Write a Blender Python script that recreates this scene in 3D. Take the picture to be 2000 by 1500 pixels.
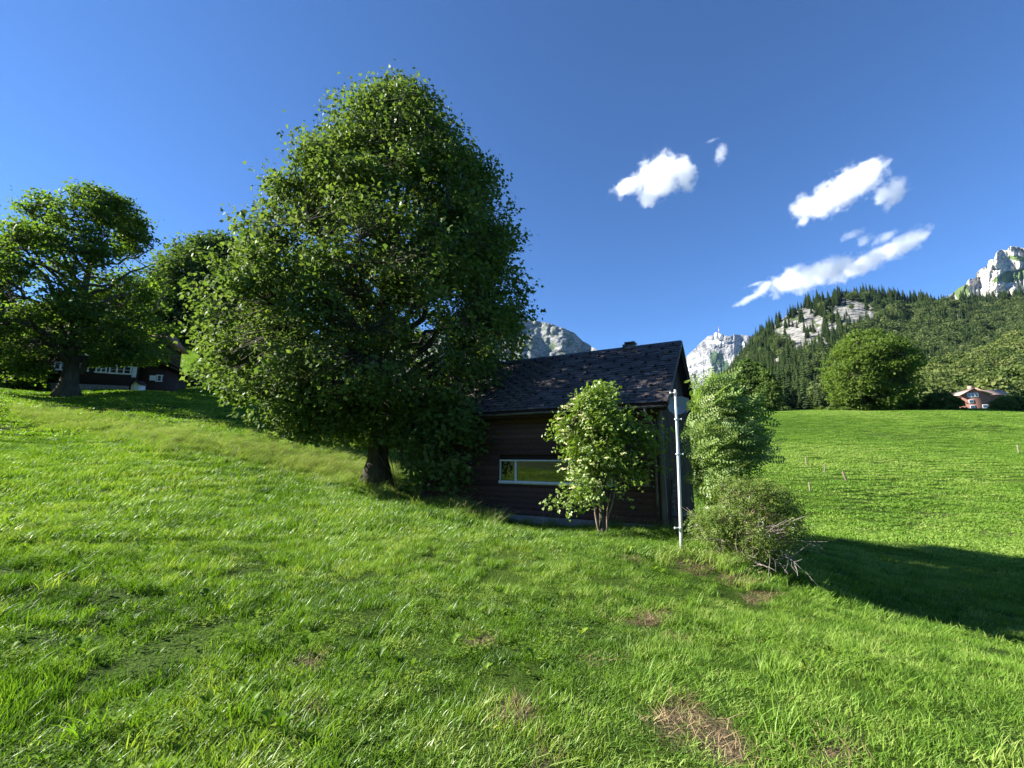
import bpy, math, random
import numpy as np
from mathutils import Matrix, Vector

# ---------------------------------------------------------------- scene, camera, sky, sun, exposure
for o in list(bpy.data.objects):
    bpy.data.objects.remove(o)
scene = bpy.context.scene
COL = scene.collection
PITCH = math.radians(9.4)
FPX = 850.0                                  # focal length in photo pixels (photo is 2000 wide)
cam_d = bpy.data.cameras.new('camera')
cam_d.sensor_width = 36.0
cam_d.lens = 36.0 * FPX / 2000.0
cam_d.clip_start = 0.05
cam_d.clip_end = 60000.0
cam = bpy.data.objects.new('camera', cam_d)
cam.rotation_euler = (math.pi / 2 + PITCH, 0, 0)
COL.objects.link(cam)
scene.camera = cam

SUN_AZ = math.radians(-86.0)                 # measured clockwise from +Y
SUN_EL = math.radians(30.0)
world = bpy.data.worlds.new('World')
scene.world = world
world.use_nodes = True
wn, wl = world.node_tree.nodes, world.node_tree.links
wn.clear()
w_out = wn.new('ShaderNodeOutputWorld')
w_bg = wn.new('ShaderNodeBackground')
w_sky = wn.new('ShaderNodeTexSky')
w_sky.sky_type = 'NISHITA'
w_sky.sun_disc = False
w_sky.sun_elevation = SUN_EL
w_sky.sun_rotation = SUN_AZ
w_sky.altitude = 2500.0
w_sky.air_density = 1.0
w_sky.dust_density = 0.1
w_sky.ozone_density = 10.0
w_bg.inputs['Strength'].default_value = 0.062
wl.new(w_sky.outputs[0], w_bg.inputs[0])
wl.new(w_bg.outputs[0], w_out.inputs[0])

sun_d = bpy.data.lights.new('sun', 'SUN')
sun_d.energy = 5.0
sun_d.angle = math.radians(0.53)
sun_d.color = (1.0, 0.95, 0.86)
sun = bpy.data.objects.new('sun', sun_d)
S = Vector((math.sin(SUN_AZ) * math.cos(SUN_EL), math.cos(SUN_AZ) * math.cos(SUN_EL), math.sin(SUN_EL)))
sun.rotation_euler = S.to_track_quat('Z', 'Y').to_euler()
COL.objects.link(sun)

vs = scene.view_settings
vs.view_transform = 'Standard'
vs.look = 'None'
vs.exposure = 1.9
vs.gamma = 1.0
vs.use_curve_mapping = False
scene.cycles.max_bounces = 7
scene.cycles.diffuse_bounces = 4
scene.cycles.transmission_bounces = 4
scene.cycles.volume_bounces = 5
scene.cycles.sample_clamp_indirect = 6.0

rng = np.random.default_rng(7)
random.seed(7)
SP, CP = math.sin(PITCH), math.cos(PITCH)


def P(px, py, Y):
    """point of the place seen at photo pixel (px, py), Y metres ahead of the camera"""
    px = np.asarray(px, float); py = np.asarray(py, float); Y = np.asarray(Y, float)
    u = (px - 1000.0) / FPX
    v = (750.0 - py) / FPX
    t = Y / (CP - v * SP)
    return np.stack([u * t, Y + 0 * t, t * (SP + v * CP)], -1)


def to_px(p):
    p = np.atleast_2d(p)
    d = p[:, 1] * CP + p[:, 2] * SP
    return 1000 + FPX * p[:, 0] / d, 750 - FPX * (-p[:, 1] * SP + p[:, 2] * CP) / d


# ---------------------------------------------------------------- numeric noise
def _hash(ix, iy, iz, seed):
    h = (ix * 374761393 + iy * 668265263 + iz * 2147483647 + seed * 974634777) & 0xffffffff
    h = ((h ^ (h >> 13)) * 1274126177) & 0xffffffff
    h = (h ^ (h >> 16)) & 0xffffffff
    return h / 4294967295.0 * 2 - 1


def vnoise(p, seed=0):
    p = np.asarray(p, float)
    i = np.floor(p).astype(np.int64)
    f = p - i
    f = f * f * (3 - 2 * f)
    out = 0
    for dx in (0, 1):
        wx = f[:, 0] if dx else 1 - f[:, 0]
        for dy in (0, 1):
            wy = f[:, 1] if dy else 1 - f[:, 1]
            for dz in (0, 1):
                wz = f[:, 2] if dz else 1 - f[:, 2]
                out = out + wx * wy * wz * _hash(i[:, 0] + dx, i[:, 1] + dy, i[:, 2] + dz, seed)
    return out


def fbm(p, octaves=4, seed=0, gain=0.5, ridged=False):
    p = np.asarray(p, float)
    a, s, tot = 1.0, 0, 0
    for k in range(octaves):
        n = vnoise(p * (2.03 ** k) + 17.3 * k, seed + k)
        if ridged:
            n = 1 - 2 * np.abs(n)
        s = s + a * n
        tot += a
        a *= gain
    return s / tot


def smooth(a, b, x):
    t = np.clip((x - a) / (b - a), 0, 1)
    return t * t * (3 - 2 * t)


# ---------------------------------------------------------------- mesh helpers
def set_attr(me, name, data, domain='POINT'):
    a = me.attributes.new(name, 'FLOAT', domain)
    a.data.foreach_set('value', np.asarray(data, np.float32))


def mesh_np(name, verts, faces, attrs=None, smooth_shade=False):
    """verts (n,3), faces (m,k) integer array with one k"""
    verts = np.ascontiguousarray(verts, np.float32)
    faces = np.ascontiguousarray(faces, np.int32)
    m, k = faces.shape
    me = bpy.data.meshes.new(name)
    me.vertices.add(len(verts))
    me.vertices.foreach_set('co', verts.ravel())
    me.loops.add(m * k)
    me.loops.foreach_set('vertex_index', faces.ravel())
    me.polygons.add(m)
    me.polygons.foreach_set('loop_start', np.arange(m, dtype=np.int32) * k)
    if smooth_shade:
        me.polygons.foreach_set('use_smooth', np.ones(m, bool))
    for n, d in (attrs or {}).items():
        set_attr(me, n, d)
    me.update()
    me.validate()
    return me


def add(name, me, mat=None, parent=None, loc=None, rot=None, scale=None):
    o = bpy.data.objects.new(name, me)
    if mat is not None and me is not None and len(me.materials) == 0:
        for m in (mat if isinstance(mat, (list, tuple)) else [mat]):
            me.materials.append(m)
    COL.objects.link(o)
    if parent is not None:
        o.parent = parent
    if loc is not None:
        o.location = loc
    if rot is not None:
        o.rotation_euler = rot
    if scale is not None:
        o.scale = scale
    return o


def empty(name, loc, rz=0.0):
    o = bpy.data.objects.new(name, None)
    o.location = loc
    o.rotation_euler = (0, 0, rz)
    o.empty_display_size = 0.3
    COL.objects.link(o)
    return o


def tag(o, label=None, cat=None, group=None, kind=None):
    if label: o['label'] = label
    if cat: o['category'] = cat
    if group: o['group'] = group
    if kind: o['kind'] = kind
    return o


class MB:
    """collects quads"""
    def __init__(self):
        self.v, self.f, self.n = [], [], 0

    def raw(self, v, f):
        v = np.asarray(v, float); f = np.asarray(f, int)
        if f.shape[1] == 3:
            f = np.concatenate([f, f[:, 2:3]], 1)
        self.v.append(v); self.f.append(f + self.n); self.n += len(v)
        return self

    def box(self, x0, x1, y0, y1, z0, z1):
        v = [(x, y, z) for z in (z0, z1) for y in (y0, y1) for x in (x0, x1)]
        f = [(0, 2, 3, 1), (4, 5, 7, 6), (0, 1, 5, 4), (2, 6, 7, 3), (0, 4, 6, 2), (1, 3, 7, 5)]
        return self.raw(v, f)

    def tube(self, pts, rad, sides=8, caps=True):
        pts = np.asarray(pts, float)
        n = len(pts)
        rad = np.broadcast_to(np.asarray(rad, float), (n,))
        tan = np.gradient(pts, axis=0)
        tan /= np.linalg.norm(tan, axis=1)[:, None] + 1e-9
        ref = np.array([0.0, 0.0, 1.0]) if abs(tan[0, 2]) < 0.9 else np.array([1.0, 0.0, 0.0])
        u = ref - tan * (tan @ ref)[:, None]
        bad = np.linalg.norm(u, axis=1) < 1e-3
        u[bad] = np.array([0.3, 0.9, 0.1])
        u /= np.linalg.norm(u, axis=1)[:, None]
        w = np.cross(tan, u)
        a = np.arange(sides) * 2 * math.pi / sides
        ring = np.cos(a)[None, :, None] * u[:, None] + np.sin(a)[None, :, None] * w[:, None]
        v = (pts[:, None] + ring * rad[:, None, None]).reshape(-1, 3)
        i = np.arange(n - 1)[:, None] * sides
        j = np.arange(sides)[None]
        k = (j + 1) % sides
        f = np.stack([i + j, i + k, i + k + sides, i + j + sides], -1).reshape(-1, 4)
        if caps and sides == 4:
            f = np.concatenate([f, [[3, 2, 1, 0]], [[(n - 1) * 4 + q for q in range(4)]]])
        elif caps:
            v = np.concatenate([v, pts[:1], pts[-1:]])
            c0, c1 = n * sides, n * sides + 1
            jj = np.arange(sides); kk = (jj + 1) % sides
            f = np.concatenate([f, np.stack([kk, jj, jj * 0 + c0, jj * 0 + c0], 1),
                                np.stack([jj + (n - 1) * sides, kk + (n - 1) * sides, jj * 0 + c1, jj * 0 + c1], 1)])
        return self.raw(v, f)

    def mesh(self, name, smooth_shade=False):
        v = np.concatenate(self.v); f = np.concatenate(self.f)
        me = bpy.data.meshes.new(name)
        tri = f[:, 2] == f[:, 3]
        cnt = np.where(tri, 3, 4)
        start = np.concatenate([[0], np.cumsum(cnt)[:-1]])
        mask = np.ones(f.shape, bool); mask[tri, 3] = False
        loops = f[mask]
        me.vertices.add(len(v)); me.vertices.foreach_set('co', v.astype(np.float32).ravel())
        me.loops.add(len(loops)); me.loops.foreach_set('vertex_index', loops.astype(np.int32))
        me.polygons.add(len(f)); me.polygons.foreach_set('loop_start', start.astype(np.int32))
        if smooth_shade:
            me.polygons.foreach_set('use_smooth', np.ones(len(f), bool))
        me.update(); me.validate()
        return me


def unit_box():
    return MB().box(-0.5, 0.5, -0.5, 0.5, -0.5, 0.5).mesh('unit_box')


# ---------------------------------------------------------------- materials
def new_mat(name):
    m = bpy.data.materials.new(name)
    m.use_nodes = True
    nt = m.node_tree
    nt.nodes.clear()
    out = nt.nodes.new('ShaderNodeOutputMaterial')
    return m, nt, out


class NT:
    def __init__(self, nt):
        self.nt = nt

    def n(self, typ, **kw):
        nd = self.nt.nodes.new(typ)
        for k, v in kw.items():
            setattr(nd, k, v)
        return nd

    def link(self, a, b):
        self.nt.links.new(a, b)

    def val(self, sock, v):
        if isinstance(v, bpy.types.NodeSocket):
            self.link(v, sock)
        else:
            sock.default_value = v

    def math(self, op, a, b=0.0, clamp=False):
        nd = self.n('ShaderNodeMath', operation=op, use_clamp=clamp)
        self.val(nd.inputs[0], a); self.val(nd.inputs[1], b)
        return nd.outputs[0]

    def noise(self, scale, detail=4.0, rough=0.55, vec=None, dist=0.0):
        nd = self.n('ShaderNodeTexNoise')
        nd.inputs['Scale'].default_value = scale
        nd.inputs['Detail'].default_value = detail
        nd.inputs['Roughness'].default_value = rough
        nd.inputs['Distortion'].default_value = dist
        if vec is not None:
            self.link(vec, nd.inputs['Vector'])
        return nd.outputs['Fac']

    def ramp(self, fac, stops, interp='LINEAR'):
        nd = self.n('ShaderNodeValToRGB')
        cr = nd.color_ramp
        cr.interpolation = interp
        while len(cr.elements) < len(stops):
            cr.elements.new(0.5)
        for e, (p, c) in zip(cr.elements, stops):
            e.position = p
            e.color = (*c, 1) if len(c) == 3 else c
        self.val(nd.inputs[0], fac)
        return nd.outputs[0]

    def mix(self, fac, a, b, mode='MIX'):
        nd = self.n('ShaderNodeMix', data_type='RGBA', blend_type=mode)
        self.val(nd.inputs[0], fac)
        for s, v in ((nd.inputs[6], a), (nd.inputs[7], b)):
            if isinstance(v, bpy.types.NodeSocket):
                self.link(v, s)
            else:
                s.default_value = (*v, 1) if len(v) == 3 else v
        return nd.outputs[2]

    def attr(self, name, typ='GEOMETRY'):
        nd = self.n('ShaderNodeAttribute', attribute_type=typ, attribute_name=name)
        return nd.outputs['Fac']

    def pos(self):
        return self.n('ShaderNodeNewGeometry').outputs['Position']

    def objco(self):
        return self.n('ShaderNodeTexCoord').outputs['Object']

    def bump(self, h, strength=0.4, dist=0.02):
        nd = self.n('ShaderNodeBump')
        nd.inputs['Strength'].default_value = strength
        nd.inputs['Distance'].default_value = dist
        self.link(h, nd.inputs['Height'])
        return nd.outputs[0]

    def scale(self, vec, s):
        nd = self.n('ShaderNodeMapping')
        nd.inputs['Scale'].default_value = s
        self.link(vec, nd.inputs['Vector'])
        return nd.outputs[0]


def principled(name, build, rough=0.8, spec=0.3, metal=0.0):
    m, nt, out = new_mat(name)
    g = NT(nt)
    b = g.n('ShaderNodeBsdfPrincipled')
    b.inputs['Roughness'].default_value = rough
    b.inputs['Specular IOR Level'].default_value = spec
    b.inputs['Metallic'].default_value = metal
    col, nrm = build(g)
    g.val(b.inputs['Base Color'], col if isinstance(col, bpy.types.NodeSocket) else (*col, 1))
    if nrm is not None:
        g.link(nrm, b.inputs['Normal'])
    g.link(b.outputs[0], out.inputs[0])
    return m


def leaf_mat(name, stops, trans=0.4, gloss=0.12, rough=0.38, tattr='rnd', ttyp='GEOMETRY', tmul=(1.15, 1.25, 0.5), big=0.0, objw=0.32):
    """thin leaf: reflects, shines and lets light through; stops = colour ramp over a per-leaf random value"""
    m, nt, out = new_mat(name)
    g = NT(nt)
    f = g.attr(tattr, ttyp)
    if ttyp == 'GEOMETRY':
        f = g.math('ADD', g.math('MULTIPLY', f, 1 - objw), g.math('MULTIPLY', g.n('ShaderNodeObjectInfo').outputs['Random'], objw))
    if big:
        nz = g.noise(big, 2.0, 0.5, g.pos())
        f = g.math('ADD', g.math('MULTIPLY', f, 0.6), g.math('MULTIPLY', g.math('SUBTRACT', nz, 0.3), 0.9), True)
    col = g.ramp(f, stops)
    tcol = g.mix(1.0, col, (*tmul, 1), 'MULTIPLY')
    d = g.n('ShaderNodeBsdfDiffuse'); g.link(col, d.inputs[0])
    t = g.n('ShaderNodeBsdfTranslucent'); g.link(tcol, t.inputs[0])
    gl = g.n('ShaderNodeBsdfGlossy'); gl.inputs['Roughness'].default_value = rough
    gl.inputs[0].default_value = (0.9, 0.95, 0.9, 1)
    a = g.n('ShaderNodeMixShader'); a.inputs[0].default_value = trans
    g.link(d.outputs[0], a.inputs[1]); g.link(t.outputs[0], a.inputs[2])
    fr = g.n('ShaderNodeFresnel'); fr.inputs[0].default_value = 1.4
    b = g.n('ShaderNodeMixShader'); g.link(g.math('MINIMUM', g.math('MULTIPLY', fr.outputs[0], gloss * 4), gloss * 1.2), b.inputs[0])
    g.link(a.outputs[0], b.inputs[1]); g.link(gl.outputs[0], b.inputs[2])
    g.link(b.outputs[0], out.inputs[0])
    return m


MAT = {}
MAT['maple'] = leaf_mat('maple_leaf', [(0, (0.032, 0.068, 0.016)), (0.5, (0.082, 0.140, 0.030)), (1, (0.172, 0.225, 0.062))], 0.48, 0.03, 0.48, tmul=(1.15, 1.2, 0.55))
MAT['maple_far'] = leaf_mat('maple_leaf_far', [(0, (0.040, 0.082, 0.014)), (0.5, (0.098, 0.158, 0.026)), (1, (0.170, 0.220, 0.048))], 0.5, 0.03, 0.5)
MAT['maple_old'] = leaf_mat('maple_leaf_old', [(0, (0.046, 0.092, 0.016)), (0.5, (0.112, 0.178, 0.030)), (1, (0.190, 0.240, 0.052))], 0.6, 0.03, 0.5)
MAT['wood'] = leaf_mat('woodland_leaf', [(0, (0.034, 0.070, 0.016)), (0.5, (0.075, 0.128, 0.030)), (1, (0.135, 0.185, 0.050))], 0.42, 0.02, 0.5)
MAT['hillwood'] = leaf_mat('hill_leaf', [(0, (0.026, 0.048, 0.016)), (0.45, (0.062, 0.092, 0.030)), (1, (0.145, 0.175, 0.066))], 0.35, 0.0, 0.5, objw=0.6)
MAT['slopewood'] = leaf_mat('slope_leaf', [(0, (0.038, 0.066, 0.018)), (0.45, (0.085, 0.120, 0.034)), (1, (0.170, 0.195, 0.066))], 0.35, 0.0, 0.5, objw=0.6)
MAT['elder'] = leaf_mat('elder_leaf', [(0, (0.05, 0.115, 0.014)), (0.5, (0.135, 0.225, 0.028)), (1, (0.22, 0.30, 0.055))], 0.42, 0.05, 0.45)
MAT['rowan'] = leaf_mat('rowan_leaf', [(0, (0.05, 0.11, 0.022)), (0.5, (0.13, 0.22, 0.05)), (1, (0.32, 0.39, 0.15))], 0.4, 0.04, 0.45)
MAT['rose'] = leaf_mat('rose_leaf', [(0, (0.05, 0.10, 0.018)), (0.5, (0.13, 0.20, 0.038)), (1, (0.24, 0.27, 0.07))], 0.36, 0.03, 0.45)
MAT['needle'] = leaf_mat('needle', [(0, (0.022, 0.042, 0.016)), (0.5, (0.046, 0.072, 0.025)), (1, (0.085, 0.105, 0.036))], 0.2, 0.0, 0.6)
MAT['blossom'] = leaf_mat('blossom', [(0, (0.52, 0.53, 0.24)), (1, (0.72, 0.71, 0.42))], 0.25, 0.0, 0.6, tmul=(0.9, 0.9, 0.6))
MAT['rose_blossom'] = leaf_mat('rose_blossom', [(0, (0.70, 0.62, 0.60)), (1, (0.85, 0.80, 0.78))], 0.25, 0.0, 0.6, tmul=(0.9, 0.8, 0.8))
GR = [(0, (0.034, 0.085, 0.010)), (0.35, (0.090, 0.185, 0.018)), (0.7, (0.160, 0.285, 0.034)), (1, (0.27, 0.36, 0.085))]
MAT['grass'] = leaf_mat('grass_blade', GR, 0.42, 0.03, 0.45, 'tint', 'INSTANCER', (1.1, 1.15, 0.35))
MAT['straw'] = leaf_mat('straw', [(0, (0.16, 0.11, 0.055)), (1, (0.36, 0.27, 0.15))], 0.25, 0.02, 0.5, 'tint', 'INSTANCER', (1, 0.95, 0.8))
MAT['seed'] = leaf_mat('grass_seed_head', [(0, (0.16, 0.20, 0.055)), (1, (0.34, 0.31, 0.15))], 0.35, 0.02, 0.5, 'tint', 'INSTANCER', (1, 1, 0.8))
MAT['weed'] = leaf_mat('weed_leaf', [(0, (0.055, 0.115, 0.012)), (0.6, (0.115, 0.205, 0.018)), (1, (0.21, 0.30, 0.035))], 0.4, 0.015, 0.5, 'tint', 'INSTANCER', (1.1, 1.2, 0.35))


def bark(g):
    c = g.objco()
    n = g.noise(5.0, 6, 0.6, g.scale(c, (1, 1, 0.25)))
    n2 = g.noise(1.2, 3, 0.5, c)
    col = g.ramp(n, [(0.3, (0.035, 0.028, 0.022)), (0.6, (0.10, 0.085, 0.07)), (0.8, (0.17, 0.15, 0.125))])
    col = g.mix(g.math('MULTIPLY', n2, 0.5), col, (0.05, 0.06, 0.03))
    return col, g.bump(n, 0.8, 0.05)


MAT['bark'] = principled('bark', bark, 0.9, 0.15)
MAT['deadwood'] = principled('dead_wood', lambda g: (g.ramp(g.noise(6, 4, 0.6, g.scale(g.objco(), (1, 1, 0.2))), [(0.3, (0.16, 0.13, 0.11)), (0.7, (0.38, 0.34, 0.30))]), None), 0.9, 0.1)
MAT['twig'] = principled('twig', lambda g: (g.ramp(g.noise(9, 3, 0.5, g.objco()), [(0.3, (0.10, 0.06, 0.045)), (0.7, (0.27, 0.21, 0.17))]), None), 0.85, 0.15)


# ---------------------------------------------------------------- terrain
# (photo x, photo y, metres ahead): where the ground is seen in the photograph
CTRL = [(0, 1500, 2.4), (500, 1500, 2.5), (1000, 1500, 2.6), (1500, 1500, 2.65), (2000, 1500, 2.7),
        (0, 1300, 3.4), (400, 1300, 3.7), (1000, 1300, 4.05), (1400, 1300, 4.2), (1700, 1300, 4.35), (2000, 1350, 4.2),
        (0, 1100, 5.4), (400, 1100, 6.4), (700, 1050, 9.0), (1000, 1150, 6.6), (1000, 1050, 10.0), (1200, 1100, 8.2),
        (1331, 1075, 9.4), (1400, 1130, 8.0), (1250, 1200, 6.0), (1500, 1250, 5.3), (1490, 1172, 7.4), (1450, 1090, 9.2),
        (1400, 1055, 10.6), (1600, 1195, 6.9), (1700, 1218, 6.6), (1850, 1246, 6.3), (2000, 1276, 6.0), (1700, 1198, 12.0), (2000, 1253, 11.0), (1700, 1130, 15.5), (1560, 1125, 13.0), (1600, 1085, 17.5), (2000, 1165, 14.5),
        (2000, 1090, 20.0), (1560, 1050, 21.5), (1800, 1060, 22.0), (1560, 1000, 30.0), (1800, 1000, 31.0), (2000, 1000, 30.0),
        (1620, 950, 35.0), (1800, 950, 38.0), (2000, 950, 37.0), (1480, 900, 47.0), (1750, 880, 55.0), (2000, 880, 54.0),
        (1750, 832, 85.0), (2000, 832, 84.0), (1500, 835, 82.0), (1480, 806, 106.0), (1600, 802, 112.0), (1750, 800, 115.0), (1900, 801, 115.0), (2000, 804, 112.0), (2100, 806, 110.0),
        (1303, 1037, 12.1), (1000, 1027, 14.3), (1150, 1034, 12.9), (940, 1013, 13.6), (870, 985, 14.2), (825, 985, 16.2),
        (740, 950, 18.0), (690, 925, 21.0), (600, 880, 24.0), (480, 830, 27.0), (450, 790, 34.0), (300, 766, 35.0), (130, 779, 32.0), (0, 761, 35.0), (-150, 745, 36.0),
        (0, 850, 18.0), (250, 870, 17.0), (430, 855, 21.0), (0, 950, 10.0), (400, 950, 13.0), (600, 1000, 11.5), (820, 935, 22.5),
        (262, 763, 42.0), (200, 761, 45.0), (330, 769, 43.0), (120, 757, 50.0), (400, 725, 66.0), (380, 700, 78.0), (350, 690, 86.0)]
pts = [tuple(P(*c)) for c in CTRL]


def pol(az, r, z):
    a = math.radians(az)
    return (r * math.sin(a), r * math.cos(a), z)


pts += [pol(0, 0.01, -1.6), pol(-60, 50, 9.0), pol(-90, 4, -1.35), pol(-90, 12, -0.2), pol(-90, 30, 5), pol(-90, 70, 17), pol(-90, 160, 40),
        pol(-130, 4, -1.4), pol(-130, 12, -0.3), pol(-130, 30, 6), pol(-130, 70, 20), pol(-130, 160, 48),
        pol(180, 4, -1.6), pol(180, 12, -1.4), pol(180, 40, 2), pol(180, 120, 10), pol(130, 5, -2.0), pol(130, 15, -2.8), pol(130, 50, -4), pol(130, 150, -6),
        pol(90, 5, -2.3), pol(90, 15, -3.4), pol(90, 40, -3.2), pol(90, 120, 5),
        pol(27, 150, 12), pol(40, 165, 13), pol(35, 260, 14), pol(50, 220, 14), pol(15, 40, -2.0), pol(14, 80, 6), pol(14, 115, 12), pol(12, 180, 12), pol(15, 260, 16),
        pol(3, 24, -1.6), pol(-3, 40, 1.0), pol(-5, 80, 8), pol(-5, 250, 22), pol(-30, 120, 27), pol(-30, 250, 60), pol(-60, 90, 20), pol(-60, 250, 55), pol(22, 17, -2.4)]
pts = np.array(pts)


def warp(xy):
    r = np.linalg.norm(xy, axis=-1, keepdims=True) + 1e-6
    return xy / r * np.log(1 + r / 6.0) * 4.0


QC = warp(pts[:, :2])


def _tps_k(d2):
    return 0.5 * d2 * np.log(d2 + 1e-9)


_n = len(QC)
_K = _tps_k(((QC[:, None] - QC[None]) ** 2).sum(-1)) + np.eye(_n) * 0.02
_Pm = np.concatenate([np.ones((_n, 1)), QC], 1)
_A = np.block([[_K, _Pm], [_Pm.T, np.zeros((3, 3))]])
_W = np.linalg.solve(_A, np.concatenate([pts[:, 2], np.zeros(3)]))


def ground(x, y, bumps=True):
    x = np.atleast_1d(np.asarray(x, float)); y = np.atleast_1d(np.asarray(y, float))
    q = warp(np.stack([x, y], -1))
    z = np.empty(len(q))
    for i in range(0, len(q), 20000):
        qq = q[i:i + 20000]
        z[i:i + 20000] = _tps_k(((qq[:, None] - QC[None]) ** 2).sum(-1)) @ _W[:_n] + _W[_n] + qq @ _W[_n + 1:]
    if bumps:
        p3 = np.stack([x, y, 0 * x], -1)
        r = np.hypot(x, y)
        z = z + 0.035 * fbm(p3 * 1.5, 3, 3) * smooth(1, 3, r) + 0.10 * fbm(p3 * 0.28, 3, 5) * smooth(4, 20, r) + 0.5 * fbm(p3 * 0.05, 2, 9) * smooth(25, 70, r) * smooth(-25, 0, x)
        # low mound out in the right-hand meadow
        m = P(1890, 838, 80)
        z = z + 1.0 * np.exp(-(((x - m[0]) / 9) ** 2 + ((y - m[1]) / 4) ** 2))
    return z


def gz(x, y):
    return float(ground([x], [y])[0])


ang = np.concatenate([np.arange(-64, 64, 0.3), np.arange(64, 296, 2.0)])
rad = [0.0]
r = 0.25
while r < 280:
    rad.append(r)
    r *= 1.028
    r += 0.03
rad = np.array(rad)
A, R = np.meshgrid(np.radians(ang), rad)
GX, GY = (R * np.sin(A)).ravel(), (R * np.cos(A)).ravel()
GZ = ground(GX, GY)
far_r = np.array([340, 500, 900, 2000, 5000, 9000.0])
A2, R2 = np.meshgrid(np.radians(ang), far_r)
last = GZ.reshape(A.shape)[-1]
FZ = np.stack([last * (1 - t) + 10 * t for t in (0.2, 0.5, 0.8, 1, 1, 1)])
GX = np.concatenate([GX, (R2 * np.sin(A2)).ravel()]); GY = np.concatenate([GY, (R2 * np.cos(A2)).ravel()])
GZ = np.concatenate([GZ, FZ.ravel()])
na, nr = len(ang), len(rad) + len(far_r)
ii, jj = np.meshgrid(np.arange(nr - 1), np.arange(na), indexing='ij')
kk = (jj + 1) % na
GF = np.stack([ii * na + jj, (ii + 1) * na + jj, (ii + 1) * na + kk, ii * na + kk], -1).reshape(-1, 4)

# worn spots, each an ellipse on the ground: photo x, y, half-width, half-height in photo pixels, strength
WORN = [(1335, 1400, 50, 26, 1.0), (1375, 1435, 55, 24, 1.0), (1410, 1470, 50, 24, 1.0), (1150, 1292, 42, 14, 0.9), (1000, 1400, 40, 22, 0.9), (610, 1300, 26, 18, 0.9), (590, 1375, 34, 26, 0.9),
        (1640, 1468, 34, 30, 0.9), (1265, 1210, 45, 18, 0.7), (1370, 1100, 60, 20, 0.75), (1245, 1090, 24, 10, 0.7), (930, 1245, 34, 20, 0.6), (1060, 1480, 40, 24, 0.7),
        (860, 1215, 22, 10, 0.6), (1310, 1250, 36, 14, 0.6), (1500, 1165, 40, 14, 0.7), (1690, 1040, 40, 10, 0.35), (1830, 1010, 60, 10, 0.45), (1950, 1045, 60, 12, 0.5),
        (1590, 1080, 36, 9, 0.5), (1750, 850, 60, 6, 0.3), (1440, 1125, 36, 16, 0.8)]


def worn(x, y, z):
    px, py = to_px(np.stack([x, y, z], -1))
    w = np.zeros(len(px))
    jit = fbm(np.stack([x, y, z * 0], -1) * 4.0, 4, 21) * 1.7
    for cx, cy, rx, ry, s in WORN:
        d = np.hypot((px - cx) / rx, (py - cy) / ry)
        w = np.maximum(w, s * smooth(1.35, 0.45, d + jit * 0.5))
    w[y < 0.5] = 0
    return w


gw = worn(GX, GY, GZ)
terr = mesh_np('ground', np.stack([GX, GY, GZ], 1), GF, {'worn': gw}, True)


def ground_col(g):
    p = g.pos()
    n1 = g.noise(0.22, 4, 0.6, p)
    n2 = g.noise(2.6, 5, 0.65, p)
    n3 = g.noise(28.0, 4, 0.7, p)
    col = g.ramp(n1, [(0.3, (0.055, 0.105, 0.012)), (0.5, (0.080, 0.150, 0.016)), (0.72, (0.115, 0.180, 0.026))])
    col = g.mix(g.math('MULTIPLY', n2, 0.55), col, (0.030, 0.055, 0.008))
    tus = g.ramp(n3, [(0.32, (0.25, 0.25, 0.25)), (0.68, (1.25, 1.25, 1.2))])
    col = g.mix(1.0, col, tus, 'MULTIPLY')
    soil = g.ramp(n3, [(0.3, (0.045, 0.034, 0.020)), (0.7, (0.17, 0.135, 0.080))])
    col = g.mix(g.attr('worn'), col, soil)
    return col, g.bump(n3, 0.9, 0.08)


MAT['ground'] = principled('meadow_ground', ground_col, 0.95, 0.08)
tag(add('ground', terr, MAT['ground']), kind='structure')


# ---------------------------------------------------------------- far hills and mountains
def relief(name, sky, foot, Y0, Y1, x0, x1, nx, ny, power, amp, freq, mat, seed, attrs=None, ridge_jag=2.0, back=0.6):
    """a hill side built row by row from its foot to its skyline, every point at its own distance, plus a back slope"""
    xs = np.linspace(x0, x1, nx)
    sx, sy = zip(*sky)
    ys = np.interp(xs, sx, sy)
    ys = ys + ridge_jag * fbm(np.stack([xs / 14.0, xs * 0, xs * 0], -1), 4, seed + 50, 0.6)
    t = np.linspace(0, 1, ny)
    X, T = np.meshgrid(xs, t)
    F = np.interp(xs, *zip(*foot)) if isinstance(foot, list) else foot
    PY = F + (ys - F)[None] * T
    Y = Y0 + (Y1 - Y0) * T ** power
    nz = fbm(np.stack([X.ravel() / freq, PY.ravel() / freq * 0.6, 0 * X.ravel()], -1), 6, seed, 0.55, True).reshape(X.shape)
    Y = Y * (1 + amp * nz * smooth(0, 0.15, T))
    V = P(X, PY, Y)
    top = V[-1]
    rows = [V.reshape(-1, 3)]
    for k, (dy, dz) in enumerate(((0.06, 0.93), (0.2, 0.75), (back, 0.25), (back * 1.6, 0.0))):
        q = top.copy()
        q[:, 0] *= 1 + dy; q[:, 1] *= 1 + dy
        q[:, 2] = top[:, 2] * dz
        rows.append(q)
    v = np.concatenate(rows)
    nyt = ny + 4
    i, j = np.meshgrid(np.arange(nyt - 1), np.arange(nx - 1), indexing='ij')
    f = np.stack([i * nx + j, i * nx + j + 1, (i + 1) * nx + j + 1, (i + 1) * nx + j], -1).reshape(-1, 4)
    at = {}
    for n, fn in (attrs or {}).items():
        a = fn(X.ravel(), PY.ravel(), T.ravel())
        at[n] = np.concatenate([a, np.tile(a.reshape(ny, nx)[-1], 4)])
    me = mesh_np(name, v, f, at, True)
    o = add(name, me, mat)
    tag(o, kind='structure')
    return o, V, X, PY, T


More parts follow.
